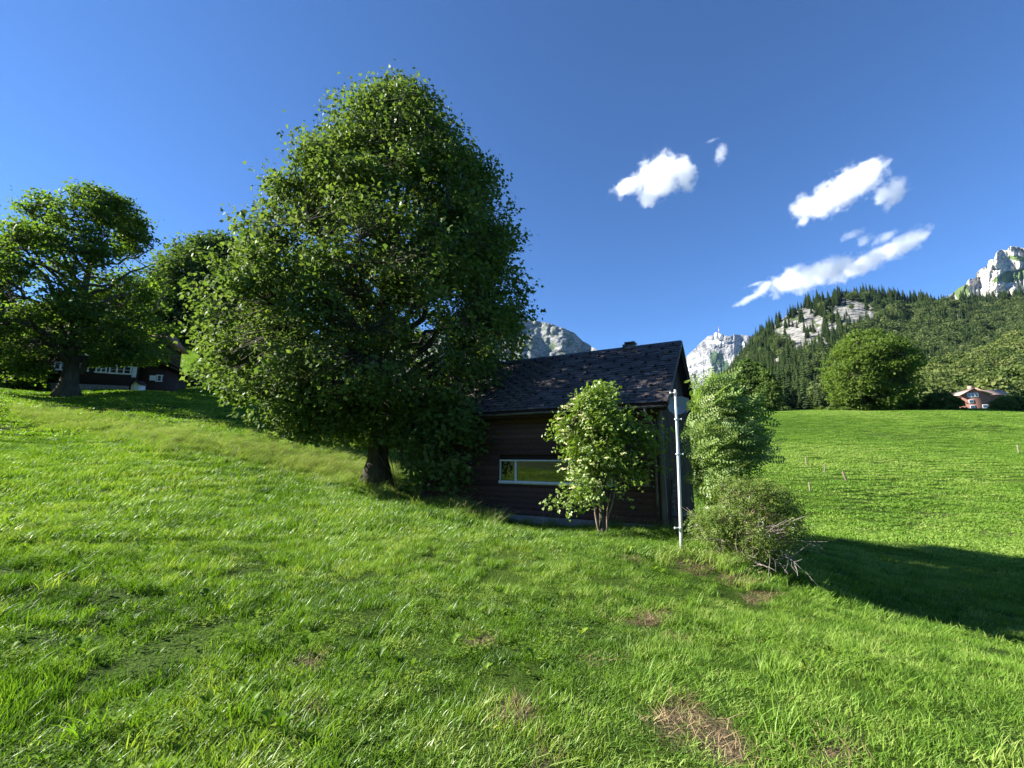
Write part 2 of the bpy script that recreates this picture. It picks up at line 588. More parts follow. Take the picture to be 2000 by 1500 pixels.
def spots(lst, px, py, seed, rough=0.8, sc=12.0):
    j = fbm(np.stack([px / sc, py / sc, 0 * px], -1), 4, seed) * rough
    w = np.zeros(len(px))
    for cx, cy, rx, ry, rot in lst:
        c, s = math.cos(math.radians(rot)), math.sin(math.radians(rot))
        dx, dy = px - cx, py - cy
        d = np.hypot((dx * c + dy * s) / rx, (-dx * s + dy * c) / ry)
        w = np.maximum(w, smooth(1.25, 0.75, d + j))
    return w


def rock_mat(name, grass, rock_stops, strata=(0.4, 0.2, 1.0), sscale=0.02, glow=0.5):
    def b(g):
        p = g.pos()
        w = g.n('ShaderNodeTexWave', wave_type='BANDS', bands_direction='Z')
        w.inputs['Scale'].default_value = sscale
        w.inputs['Distortion'].default_value = 9.0
        w.inputs['Detail'].default_value = 4.0
        w.inputs['Detail Scale'].default_value = 2.0
        mp = g.n('ShaderNodeMapping'); mp.inputs['Rotation'].default_value = strata
        g.link(p, mp.inputs['Vector']); g.link(mp.outputs[0], w.inputs['Vector'])
        n = g.noise(sscale * 0.9, 8, 0.65, p)
        f = g.math('ADD', g.math('MULTIPLY', w.outputs['Fac'], 0.35), g.math('MULTIPLY', n, 0.65))
        col = g.ramp(f, rock_stops)
        gr = g.mix(g.noise(sscale * 0.5, 4, 0.6, p), grass, tuple(c * 1.6 for c in grass))
        nz = g.n('ShaderNodeSeparateXYZ'); g.link(g.n('ShaderNodeNewGeometry').outputs['Normal'], nz.inputs[0])
        ga = g.math('ADD', g.attr('green'), g.math('MULTIPLY', g.math('SUBTRACT', g.noise(sscale * 1.6, 6, 0.65, p), 0.5), 1.6))
        ga = g.math('MULTIPLY', g.math('SUBTRACT', ga, 0.35), 3.0, True)
        col = g.mix(ga, col, gr)
        col = g.mix(g.attr('snow'), col, (0.66, 0.68, 0.70))
        return col, g.bump(f, 0.6, 12.0)
    return principled(name, b, 0.95, 0.05)


MAT['limestone'] = rock_mat('limestone', (0.035, 0.055, 0.026), [(0.25, (0.085, 0.088, 0.092)), (0.5, (0.19, 0.19, 0.185)), (0.75, (0.27, 0.267, 0.255))], (0.1, 0.45, 0.0), 0.010)
MAT['limestone_warm'] = rock_mat('limestone_warm', (0.065, 0.092, 0.030), [(0.25, (0.14, 0.135, 0.13)), (0.45, (0.34, 0.325, 0.29)), (0.7, (0.50, 0.48, 0.42))], (0.1, 0.5, 0.0), 0.014)

zero = lambda px, py, t: np.zeros(len(px))
# the summit with the mast, far behind the cabin
SNOW_A = [(1397, 668, 20, 3.2, 6), (1352, 708, 16, 4, -20), (1362, 720, 22, 3, -8), (1437, 715, 22, 2.5, 38), (1372, 735, 12, 2, -40), (1455, 674, 8, 3, 20), (1425, 650, 10, 2, 0), (1350, 697, 9, 3, -35), (1448, 698, 14, 2, 30)]
relief('summit_mountain', [(1250, 775), (1300, 735), (1335, 702), (1346, 690), (1358, 680), (1366, 671), (1376, 663), (1382, 657), (1393, 655), (1402, 651), (1412, 654), (1420, 656), (1431, 656), (1433, 652), (1480, 658), (1530, 668), (1620, 672), (1760, 690)],
       830, 3300, 5000, 1250, 1760, 420, 230, 0.9, 0.06, 75.0, MAT['limestone'], 11,
       {'snow': lambda x, y, t: spots(SNOW_A, x, y, 3, 0.7, 7.0),
        'green': lambda x, y, t: np.clip(0.75 * spots([(1410, 745, 26, 38, 10), (1400, 700, 14, 12, 0)], x, y, 4, 0.5) + smooth(0.5, 0.1, t) * 0.75 + 0.12, 0, 1)}, 1.6)
# long ridge running behind the big tree
relief('ridge_mountain', [(-700, 520), (-200, 560), (0, 602), (120, 590), (250, 572), (330, 610), (500, 650), (760, 655), (930, 632), (1000, 620), (1040, 625), (1075, 633), (1100, 641), (1122, 651), (1138, 666), (1146, 669), (1170, 687), (1250, 722), (1330, 752), (1420, 790)],
       835, 1900, 3100, -700, 1420, 760, 160, 0.9, 0.10, 85.0, MAT['limestone'], 23,
       {'snow': zero, 'green': lambda x, y, t: np.clip(0.62 - 0.2 * t + 0 * x, 0, 1)}, 2.0)
# pale crags at the right edge
relief('crag_mountain', [(1760, 625), (1830, 592), (1858, 575), (1872, 562), (1886, 555), (1893, 545), (1904, 544), (1908, 532), (1920, 524), (1928, 522), (1931, 509), (1942, 505), (1945, 493), (1955, 486), (1966, 489), (1973, 481), (2000, 484), (2060, 470), (2200, 500), (2400, 560)],
       760, 1500, 2400, 1760, 2400, 360, 200, 0.85, 0.07, 45.0, MAT['limestone_warm'], 37,
       {'snow': zero, 'green': lambda x, y, t: np.clip(1.25 * spots([(1985, 538, 42, 11, -10), (1878, 568, 15, 16, 30), (1990, 505, 20, 5, 10)], x, y, 8, 0.35) + 0.05, 0, 1.4)}, 2.5)

# wooded hill on the right
ROCKS = [(1672, 608, 38, 26, 0), (1660, 628, 18, 18, 10), (1583, 617, 22, 11, 20), (1558, 648, 38, 32, 30), (1540, 662, 14, 12, 0), (1500, 700, 18, 6, 5), (1610, 672, 16, 5, 10), (1630, 640, 10, 8, 0), (1560, 670, 18, 8, 0), (1600, 700, 10, 3, 0), (1555, 730, 14, 5, 10), (1720, 640, 10, 4, 0), (1745, 662, 22, 5, -8), (1780, 650, 8, 4, 0), (1605, 725, 12, 4, 0)]
CLEAR = [(1835, 588, 20, 4, 4), (1818, 712, 26, 8, -24), (1862, 692, 26, 4, -10), (1940, 670, 16, 3, -6), (1720, 645, 9, 10, 30)]
HILL_SKY = [(1250, 800), (1330, 785), (1380, 768), (1412, 750), (1432, 722), (1450, 698), (1470, 674), (1490, 650), (1512, 634), (1535, 617), (1560, 604), (1585, 592), (1620, 580), (1660, 575), (1700, 574), (1740, 577), (1770, 588), (1800, 585), (1850, 584), (1900, 588), (1960, 586), (2000, 574), (2100, 560), (2300, 560)]


def hill_col(g):
    p = g.pos()
    n = g.noise(0.05, 7, 0.7, p)
    vor = g.n('ShaderNodeTexVoronoi'); vor.inputs['Scale'].default_value = 0.11
    g.link(p, vor.inputs['Vector'])
    rock = g.ramp(g.math('ADD', g.math('MULTIPLY', n, 0.7), g.math('MULTIPLY', vor.outputs['Distance'], 0.3)), [(0.3, (0.030, 0.032, 0.026)), (0.46, (0.15, 0.147, 0.138)), (0.66, (0.33, 0.32, 0.295))])
    floor = g.ramp(n, [(0.3, (0.030, 0.052, 0.014)), (0.7, (0.085, 0.105, 0.035))])
    col = g.mix(g.attr('rock'), floor, rock)
    col = g.mix(g.attr('clear'), col, (0.10, 0.165, 0.035))
    return col, g.bump(n, 0.8, 4.0)


MAT['hill'] = principled('hill_floor', hill_col, 0.95, 0.05)
hill_o, HV, HX, HPY, HT = relief('wooded_hill', HILL_SKY, 812, 240, 850, 1250, 2300, 460, 200, 1.15, 0.035, 70.0, MAT['hill'], 41,
                                 {'rock': lambda x, y, t: spots(ROCKS, x, y, 5, 1.5, 6.0), 'clear': lambda x, y, t: spots(CLEAR, x, y, 6, 0.4)}, 1.0)
LOW_SKY = [(1690, 812), (1740, 790), (1790, 752), (1830, 734), (1870, 722), (1930, 702), (2000, 672), (2100, 640), (2300, 610)]
low_o, LV, LX, LPY, LT = relief('wooded_foreslope', LOW_SKY, 815, 175, 330, 1690, 2300, 160, 60, 1.1, 0.03, 80.0, MAT['hill'], 43,
                                {'rock': zero, 'clear': zero}, 1.0)


# ---------------------------------------------------------------- trees
def frames(axis, normal):
    """orthonormal frames with y = axis, z ~ normal"""
    y = axis / (np.linalg.norm(axis, axis=1)[:, None] + 1e-9)
    x = np.cross(y, normal); x /= np.linalg.norm(x, axis=1)[:, None] + 1e-9
    z = np.cross(x, y)
    return np.stack([x, y, z], 1)            # rows are axes


def stamp(tv, tf, pos, fr, size):
    """copies template verts (k,3) / tris (m,3) to every position"""
    k = len(tv)
    v = np.einsum('ka,nab->nkb', tv, fr) * np.asarray(size)[:, None, None] + pos[:, None]
    f = tf[None] + (np.arange(len(pos)) * k)[:, None, None]
    return v.reshape(-1, 3), f.reshape(-1, tf.shape[1])


def T_(v, f):
    return np.array(v, float), np.array(f, int)


LEAF_MAPLE = T_([(0, 0, 0), (0.50, 0.30, -0.10), (0.24, 0.58, 0.0), (0, 1.0, -0.10), (-0.24, 0.58, 0.0), (-0.50, 0.30, -0.10)], [(0, 1, 2), (0, 2, 3), (0, 3, 4), (0, 4, 5)])
LEAF_OVAL = T_([(0, 0, 0), (0.28, 0.45, 0.05), (0, 1, -0.06), (-0.28, 0.45, 0.05)], [(0, 1, 2), (0, 2, 3)])
LEAF_SPRAY = T_([(0, 0, 0), (0.42, 0.25, -0.08), (0.30, 0.75, 0.02), (0, 1.0, -0.08), (-0.34, 0.70, 0.03), (-0.40, 0.28, -0.06)], [(0, 1, 2), (0, 2, 3), (0, 3, 4), (0, 4, 5)])


def pinnate(pairs, w, ln, droop=0.12):
    v, f = [], []

    def leaflet(bx, by, bz, dx, dy):
        n = len(v)
        L = math.hypot(dx, dy); ux, uy = dx / L, dy / L
        v.extend([(bx, by, bz), (bx + dx * 0.5 - uy * w, by + dy * 0.5 + ux * w, bz + 0.02), (bx + dx, by + dy, bz - droop * L), (bx + dx * 0.5 + uy * w, by + dy * 0.5 - ux * w, bz + 0.02)])
        f.extend([(n, n + 1, n + 2), (n, n + 2, n + 3)])
    for k in range(pairs):
        t = 0.18 + 0.74 * k / (pairs - 1)
        z = -droop * t * t
        s = ln * (0.75 + 0.5 * math.sin(t * math.pi)) * 0.75
        for sg in (-1, 1):
            leaflet(0, t, z, sg * s, s * 0.45)
    leaflet(0, 0.95, -droop, 0, ln * 0.8)
    n = len(v)
    v.extend([(-0.008, 0, 0), (0.008, 0, 0), (0, 0.95, -droop)]); f.append((n, n + 1, n + 2))
    return T_(v, f)


def profile(rows, Y, base_px, shrink=0.96):
    """crown outline read at depth Y: rows of (photo y, photo x left, photo x right) -> heights and radii about the trunk axis"""
    ax = base_px[0]
    out = []
    for py, xl, xr in rows:
        l, r_ = P(xl, py, Y), P(xr, py, Y)
        out.append((l[2], (ax - l[0]) * shrink, (r_[0] - ax) * shrink))
    out.sort()
    return np.array(out)


def crown_radius(prof, z, az, depth=0.9):
    """az: 0 = right (+x), measured counter-clockwise"""
    L = np.interp(z, prof[:, 0], prof[:, 1]); R_ = np.interp(z, prof[:, 0], prof[:, 2])
    c = np.cos(az)
    side = np.where(c > 0, R_, L)
    mean = 0.5 * (R_ + L) * depth
    side = np.maximum(side, 0.05); mean = np.maximum(mean, 0.05)
    return 1 / np.sqrt((c / side) ** 2 + (np.sin(az) / mean) ** 2)


def grow(name, base, prof, n_clusters, per, leaf, size, mat, trunk_r, rs, depth=0.9, clump=0.45, cl_r=0.38, inner=0.35, limbs=40, gap=0.0, gap_sc=0.6, trunk_top=0.86,
         lobes=0.0, lobe_sc=0.5, reject=None, wind=(0.25, -0.05, 0.0), up=0.7, label=None, cat='tree', group=None, flare=1.0, bark_mat=None, twig_r=0.012, fork=None, upright=0.5, sides=7, lean=(0, 0), flat=0.6, extra=None, boughs=None, bough_share=0.8, wob=1.0):
    r_ = np.random.default_rng(rs)
    base = np.asarray(base, float)
    z0, z1 = prof[0, 0], prof[-1, 0]
    # cluster centres inside the outline
    zz = np.linspace(z0, z1, 60)
    wgt = np.interp(zz, prof[:, 0], (prof[:, 1] + prof[:, 2])) + 0.2
    m = n_clusters * 4
    z = np.interp(r_.random(m), np.cumsum(wgt) / wgt.sum(), zz)
    az = r_.random(m) * 2 * math.pi
    rad_ = crown_radius(prof, z, az, depth)
    u = r_.random(m) ** inner
    if lobes:
        d = np.stack([np.cos(az) * lobe_sc * 4, np.sin(az) * lobe_sc * 4, (z - z0) / (z1 - z0) * lobe_sc * 10], -1)
        lb = fbm(d, 2, rs + 3)
        rad_ = rad_ * (1 + lobes * lb)
    ctr = np.stack([base[0] + np.cos(az) * rad_ * u, base[1] + np.sin(az) * rad_ * u, z], -1)
    if boughs is not None:
        # leafy boughs: rounded masses near the outline, leaves on their upper and outer shells
        nb_, r0_, r1_ = boughs
        bz = np.interp((np.arange(nb_) + r_.random(nb_)) / nb_, np.cumsum(wgt) / wgt.sum(), zz)
        ba = np.arange(nb_) * 2.39996 + r_.normal(size=nb_) * 0.35
        br = r0_ + (r1_ - r0_) * r_.random(nb_)
        env = crown_radius(prof, bz, ba, depth)
        bu = np.maximum(env - br * 0.85, 0) * (0.55 + 0.45 * r_.random(nb_) ** 0.5)
        bc_ = np.stack([base[0] + np.cos(ba) * bu, base[1] + np.sin(ba) * bu, bz], -1)
        nb2 = int(m * bough_share)
        pick = r_.integers(0, nb_, nb2)
        dd = r_.normal(size=(nb2, 3)); dd[:, 2] += 0.55
        dd += np.stack([np.cos(ba), np.sin(ba), 0 * ba], -1)[pick] * 0.45
        dd /= np.linalg.norm(dd, axis=1)[:, None]
        rr0 = (br[pick] * (0.55 + 0.45 * r_.random(nb2)))[:, None]
        bp = bc_[pick] + dd * rr0 * np.array([1, 1, 0.62])
        bp = bp[bp[:, 2] < z1 + 0.3]
        ctr = np.concatenate([bp, ctr[:m - nb2]])
        ctr = ctr[r_.permutation(len(ctr))]
    keep = fbm(ctr * gap_sc, 2, rs + 7) > gap - 0.55
    if reject is not None:
        keep &= ~reject(ctr)
    ctr = ctr[keep][:n_clusters]
    if extra is not None:
        ctr = np.concatenate([ctr, extra])
    # trunk
    H = z1 - base[2]
    nt_ = 14
    t = np.linspace(0, trunk_top, nt_)
    ax = np.stack([base[0] + lean[0] * t * H + 0.02 * wob * H * fbm(np.stack([t * 3, t * 0, t * 0], -1), 2, rs) * t * 1.5,
                   base[1] + lean[1] * t * H + 0.02 * wob * H * fbm(np.stack([t * 3, t * 0 + 5, t * 0], -1), 2, rs) * t * 1.5, base[2] - 0.15 + t * H], -1)
    tr = trunk_r * (1 - t / trunk_top) ** 0.8 * 0.95 + 0.015
    tr = tr * (1 + flare * np.exp(-t * H / (trunk_r * 1.6)))
    mb = MB()
    mb.tube(ax, tr, 12)
    # limbs
    samp = [ax[3:]]
    srad = [tr[3:]]
    zlow = max(z0 + 0.02 * H, base[2] + 0.12 * H)
    for k in range(limbs):
        hz = zlow + (base[2] + H * trunk_top * 0.95 - zlow) * ((k + r_.random()) / limbs) ** 1.1
        a0 = k * 2.399 + r_.normal() * 0.3
        p0 = np.array([np.interp(hz, ax[:, 2], ax[:, 0]), np.interp(hz, ax[:, 2], ax[:, 1]), hz])
        R0 = float(crown_radius(prof, np.array([min(hz + upright * 1.5, z1 - 0.1)]), np.array([a0]), depth)[0])
        ln = R0 * 0.78
        end = p0 + np.array([math.cos(a0) * ln, math.sin(a0) * ln, upright * ln * (0.6 + 0.8 * r_.random())])
        if end[2] > z1: end[2] = z1 - 0.3
        s = np.linspace(0, 1, 8)[:, None]
        midp = (p0 + end) / 2 + np.array([0, 0, -0.06 * ln])
        path = (1 - s) ** 2 * p0 + 2 * s * (1 - s) * midp + s ** 2 * end
        path[1:] += r_.normal(size=(7, 3)) * 0.03 * ln
        if reject is not None and reject(path[-3:]).any():
            continue
        rr = float(np.interp(hz, ax[:, 2], tr)) * 0.55 * (1 - s[:, 0]) ** 0.8 + twig_r * 1.2
        mb.tube(path, rr, 5, caps=False)
        samp.append(path[2:]); srad.append(rr[2:])
    samp = np.concatenate(samp)
    # twigs from the nearest limb to each leaf cluster
    for i in range(0, len(ctr), 500):
        c = ctr[i:i + 500]
        d2 = ((c[:, None] - samp[None]) ** 2).sum(-1) + np.maximum(0, samp[None, :, 2] - c[:, None, 2]) * 2
        nn = samp[d2.argmin(1)]
        for p0, p1 in zip(nn, c):
            s = np.array([0, 0.5, 1.0])[:, None]
            path = p0 + (p1 - p0) * s
            path[1] += r_.normal(size=3) * 0.06 * np.linalg.norm(p1 - p0)
            mb.tube(path, [twig_r * 1.6, twig_r * 1.1, twig_r * 0.5], 3, caps=False)
    # leaves
    n = len(ctr)
    pos = np.repeat(ctr, per, 0) + r_.normal(size=(n * per, 3)) * np.array([cl_r, cl_r, cl_r * flat])
    if reject is not None:
        ok = ~reject(pos)
    else:
        ok = np.ones(len(pos), bool)
    ok &= pos[:, 2] > base[2] + 0.1
    out = pos - np.array([base[0], base[1], 0]); out[:, 2] = 0
    out /= np.linalg.norm(out, axis=1)[:, None] + 1e-6
    nrm = out * 0.45 + np.array([0, 0, up]) + r_.normal(size=pos.shape) * 0.55
    axis = out * 0.5 + r_.normal(size=pos.shape) * 0.6 + np.array(wind) * 1.5 + np.array([0, 0, -0.35])
    sz = size * (0.6 + 0.7 * r_.random(len(pos)))
    crnd = np.repeat(r_.random(n), per)
    rnd = np.clip(0.55 * r_.random(len(pos)) + 0.25 * crnd + 0.2, 0, 1)
    fr = frames(axis, nrm)
    v, f = stamp(leaf[0], leaf[1], pos[ok], fr[ok], sz[ok])
    root = empty(name, base)
    tm = mb.mesh('trunk', True)
    lm = mesh_np('crown', v - base, f, {'rnd': np.repeat(rnd[ok], len(leaf[0]))})
    tv = np.empty(len(tm.vertices) * 3, np.float32); tm.vertices.foreach_get('co', tv)
    tm.vertices.foreach_set('co', (tv.reshape(-1, 3) - base.astype(np.float32)).ravel())
    add('trunk', tm, bark_mat or MAT['bark'], root)
    add('crown', lm, mat, root)
    if label:
        tag(root, label, cat, group)
    return root


# cabin frame, needed to keep branches out of its walls
HTH = math.radians(-60.68)
HA = np.array([math.sin(HTH), math.cos(HTH), 0.0])     # along the front wall, away to the left
HB = np.array([0.49, 0.872, 0.0]); HB = np.array([math.cos(HTH), -math.sin(HTH), 0.0])
HC = np.array([0.342 * 12.098, 12.098, 0.0])
HL, HW, HZE, HZR, HOG, HOE, HZB = 8.48, 5.736, 1.443, 3.873, 0.274, 0.495, -1.946
HROT = math.atan2(-HA[1], -HA[0])


def hloc(p):
    d = np.atleast_2d(p) - HC
    return np.stack([-(d @ HA), d @ HB, d[:, 2]], -1)


def in_cabin(p):
    q = hloc(p)
    roof = HZE + (HZR - HZE) * (1 - np.abs(q[:, 1] - HW / 2) / (HW / 2 + HOE))
    roof = np.where((q[:, 1] > -0.15) & (q[:, 1] < HW + 0.15), roof + 0.12, np.minimum(roof + 0.12, 99))
    wallz = (q[:, 0] > -HL - 0.2) & (q[:, 0] < 0.35) & (q[:, 1] > -0.15) & (q[:, 1] < HW + 0.2) & (q[:, 2] < roof)
    eave = (q[:, 0] > -HL - 0.5) & (q[:, 0] < 0.4) & (q[:, 1] > -HOE - 0.1) & (q[:, 1] < 0) & (q[:, 2] < HZE + 0.45) & (q[:, 2] > HZE - 0.35)
    return wallz | eave


# the large maple beside the cabin
MB0 = P(735, 947, 18.0); MB0[2] = gz(MB0[0], MB0[1])
MAPLE_ROWS = [(185, 770, 800), (203, 740, 835), (232, 712, 872), (270, 668, 890), (310, 632, 925), (350, 605, 968), (400, 574, 1000), (450, 534, 1018), (500, 506, 1035), (550, 480, 1040), (600, 432, 1062), (650, 408, 1055), (700, 412, 1040), (750, 425, 1015),
              (800, 465, 990), (840, 500, 960), (870, 560, 945), (900, 650, 920), (930, 700, 860), (950, 730, 780)]


SUN_COT = math.cos(SUN_AZ) / math.sin(SUN_AZ)


def maple_reject(p):
    px, py = to_px(p)
    low = (p[:, 2] < 0.35) & (p[:, 0] < -3.6)                                # the bole stands clear
    low |= (py > 800 + 0.44 * (px - 430)) & (px < 700)                      # outer boughs sweep up to the left
    k = p[:, 1] - SUN_COT * p[:, 0]                                         # the side toward the camera is thin below
    near = (k < 11.75 + 0.4 * vnoise(p * 0.9, 5)) & (p[:, 2] < 11.0)
    return in_cabin(p) | low | near


def maple_low():
    """leafy shoots hanging before the left end of the front wall and round the bole"""
    r_ = np.random.default_rng(55)
    t = HL * (0.67 + 0.38 * r_.random(260))
    zz = -1.5 + 3.6 * r_.random(260) ** 0.8
    d = 0.35 + 1.3 * r_.random(260)
    q = HC + HA * t[:, None] - HB * d[:, None]
    q[:, 2] = zz
    q = q[(zz > 0.3) | (r_.random(260) < (t / HL - 0.55) * 1.6)]
    b = MB0 + np.stack([0.8 + 1.1 * r_.random(60), -0.8 + 1.2 * r_.random(60), 0.25 + 2.4 * r_.random(60)], -1)[:60]
    # sprays that stand out from the outline
    pf = profile(MAPLE_ROWS, 18.0, MB0, 0.90)
    n_ = 300
    sz_ = pf[4, 0] + (pf[-1, 0] - pf[4, 0]) * r_.random(n_)
    sa_ = r_.random(n_) * 6.283
    sr_ = crown_radius(pf, sz_, sa_, 1.0) * (0.94 + 0.11 * r_.random(n_))
    c0 = np.stack([MB0[0] + np.cos(sa_) * sr_, MB0[1] + np.sin(sa_) * sr_, sz_], -1)
    dr = np.stack([np.cos(sa_) * 0.22, np.sin(sa_) * 0.22, 0.12 + 0.22 * r_.random(n_)], -1)
    sp_ = np.concatenate([c0 - dr, c0, c0 + dr])
    sp_ = sp_[~maple_reject(sp_)]
    return np.concatenate([q, b, sp_])


grow('maple_tree', MB0, profile(MAPLE_ROWS, 18.0, MB0, 0.90), 5200, 25, LEAF_MAPLE, 0.16, MAT['maple'], 0.40, 101, depth=1.0, cl_r=0.25, inner=0.36, limbs=64, gap=0.44, gap_sc=0.6, lobes=0.16, lobe_sc=1.5, extra=maple_low(), boughs=(230, 0.85, 1.6), bough_share=0.86,
     reject=maple_reject, upright=0.75, label='tall dense maple with dark trunk standing at the end of the brown cabin', wind=(0.35, -0.1, -0.1))

# the old spreading maple on the left
LT0 = P(130, 776, 32.0); LT0[2] = gz(LT0[0], LT0[1])
LEFT_ROWS = [(378, 185, 215), (390, 140, 245), (410, 90, 270), (440, 45, 275), (480, 60, 270), (510, -20, 300), (560, -60, 312), (610, -80, 315), (650, -70, 318), (680, -60, 308), (705, -50, 285), (722, -40, 200), (752, -30, 50)]
grow('maple_tree', LT0, profile(LEFT_ROWS, 32.0, LT0), 2300, 24, LEAF_SPRAY, 0.20, MAT['maple_old'], 0.50, 202, depth=0.85, cl_r=0.36, inner=0.36, limbs=40, gap=0.40, gap_sc=0.32, boughs=(190, 0.9, 1.7), bough_share=0.85, lobes=0.15, lobe_sc=0.8, flare=1.1,
     reject=lambda p: (lambda q: (q[1] > np.where(q[0] < 172, 690, 716)) & (q[0] > 92) & (q[0] < 300))(to_px(p)), label='old spreading maple with thick flared trunk in front of the dark chalet', upright=0.6, twig_r=0.02, flat=0.4)


def far_tree(name, px, top, bottom, halfw, Y, rs, label, mat='wood', n=520, per=16, size=0.75, group=None, trunk=0.35, shape='round', skew=0.0, cat='tree', lobes=0.32, gap=0.32):
    b = P(px, bottom, Y)
    b[2] = min(gz(b[0], b[1]), b[2])
    h = bottom - top
    if shape == 'round':
        prof_y = [(0.0, 0.12), (0.06, 0.42), (0.18, 0.74), (0.35, 0.95), (0.55, 1.0), (0.75, 0.92), (0.9, 0.7), (1.0, 0.35)]
    elif shape == 'bush':
        prof_y = [(0.0, 0.2), (0.12, 0.6), (0.35, 0.9), (0.7, 1.0), (1.0, 0.9)]
    else:
        prof_y = [(0.0, 0.08), (0.15, 0.4), (0.4, 0.75), (0.65, 1.0), (0.85, 0.85), (1.0, 0.4)]
    rows = [(top + h * a, px - halfw * w * (1 - skew), px + halfw * w * (1 + skew)) for a, w in prof_y]
    hm = h * Y / FPX
    return grow(name, b, profile(rows, Y, b), n, per, LEAF_SPRAY, size, MAT[mat], trunk, rs, depth=0.9, cl_r=0.032 * hm + 0.08, inner=0.36, limbs=18, boughs=(int(min(150, 30 + n / 10)), 0.085 * hm, 0.15 * hm), bough_share=0.85, gap=gap, gap_sc=3.2 / hm, lobes=lobes, lobe_sc=0.9,
                label=label, cat=cat, group=group, twig_r=0.03, up=0.8, flat=0.55, flare=0.5)


far_tree('maple_tree', 1700, 650, 806, 84, 118.0, 301, 'large round maple standing alone on the meadow crest before the hill', 'maple_old', 2300, 24, 0.5, trunk=0.6, skew=0.03)
far_tree('beech_tree', 1462, 707, 800, 46, 122.0, 302, 'rounded dark green tree on the crest behind the cabin gable', n=900, per=20, size=0.5)
far_tree('beech_tree', 1502, 722, 806, 30, 116.0, 303, 'slender leafy tree between the rounded tree and the long hedge', n=600, per=18, size=0.48, shape='tall')
far_tree('hawthorn_bush', 1838, 768, 806, 36, 116.0, 304, 'wide dark bush beside the gable of the brown house', n=500, per=16, size=0.6, shape='bush', cat='bush')
far_tree('hawthorn_bush', 1962, 776, 808, 22, 114.0, 305, 'leafy bush covering the lower corner of the brown house', n=380, per=16, size=0.6, shape='bush', cat='bush')
far_tree('hawthorn_bush', 1996, 776, 810, 24, 113.0, 306, 'bush at the photo edge next to the brown house', n=300, per=16, size=0.6, shape='bush', cat='bush')
far_tree('hawthorn_bush', 1755, 770, 806, 30, 119.0, 307, 'shaded bush tucked under the round maple on its house side', n=300, per=16, size=0.6, shape='bush', cat='bush')
for k, (bx, tp, hw, lab) in enumerate([(1470, 782, 18, 'small shrub at the foot of the rounded tree on the crest'), (1497, 788, 15, 'second small shrub down the slope from the rounded tree'), (1515, 793, 12, 'third low shrub on the crest, under the slender tree'),
                                       (1533, 795, 11, 'last low shrub of the row, right of the slender tree'), (1600, 795, 22, 'low pale hedge bush left of the round maple'), (1638, 796, 20, 'low pale hedge bush touching the round maple')]):
    far_tree('shrub', bx, tp, 808, hw, 113.0, 320 + k, lab, 'maple_far' if k > 3 else 'wood', 160, 14, 0.5, shape='bush', cat='bush', trunk=0.12, group='bushes on the meadow crest')

# the wood above the chalet on the left
far_tree('beech_tree', 376, 466, 694, 84, 98.0, 311, 'tall rounded beech behind the chalet roof', n=1300, per=18, size=0.62, trunk=0.4)
far_tree('beech_tree', 448, 474, 690, 80, 104.0, 312, 'beech in the wood just left of the spruce tip', n=900, per=18, size=0.62, trunk=0.4)
far_tree('beech_tree', 498, 470, 700, 60, 94.0, 313, 'beech half hidden behind the tall dense maple', n=900, per=18, size=0.62, trunk=0.4)
far_tree('beech_tree', 415, 462, 690, 66, 101.0, 310, 'beech in the middle of the wood with the spruce tip at its shoulder', n=1000, per=18, size=0.62, trunk=0.4)
far_tree('beech_tree', 322, 518, 692, 62, 95.0, 314, 'lower beech between the chalet roof and the taller beech', n=900, per=16, size=0.55, trunk=0.3)
far_tree('beech_tree', 412, 655, 752, 22, 58.0, 315, 'thin young tree beside the small bright hillside patch', n=240, per=12, size=0.32, trunk=0.08, shape='tall', gap=0.5)
far_tree('yew_bush', 372, 734, 768, 17, 52.0, 316, 'dark clipped bush on the crest right of the chalet', 'needle', 220, 16, 0.3, shape='bush', cat='bush', trunk=0.1, lobes=0.05)
far_tree('yew_bush', 322, 735, 768, 22, 47.0, 317, 'dark low bush against the chalet wing', 'needle', 240, 16, 0.3, shape='bush', cat='bush', trunk=0.1, lobes=0.05)
far_tree('hazel_bush', 22, 690, 764, 60, 38.0, 318, 'leafy bush at the photo edge under the spreading maple', 'maple_far', 420, 16, 0.3, shape='bush', cat='bush', trunk=0.1)
far_tree('hazel_bush', 425, 765, 800, 32, 44.0, 319, 'shaded bush at the end of the crest behind the tall maple', 'wood', 240, 16, 0.3, shape='bush', cat='bush', trunk=0.1)


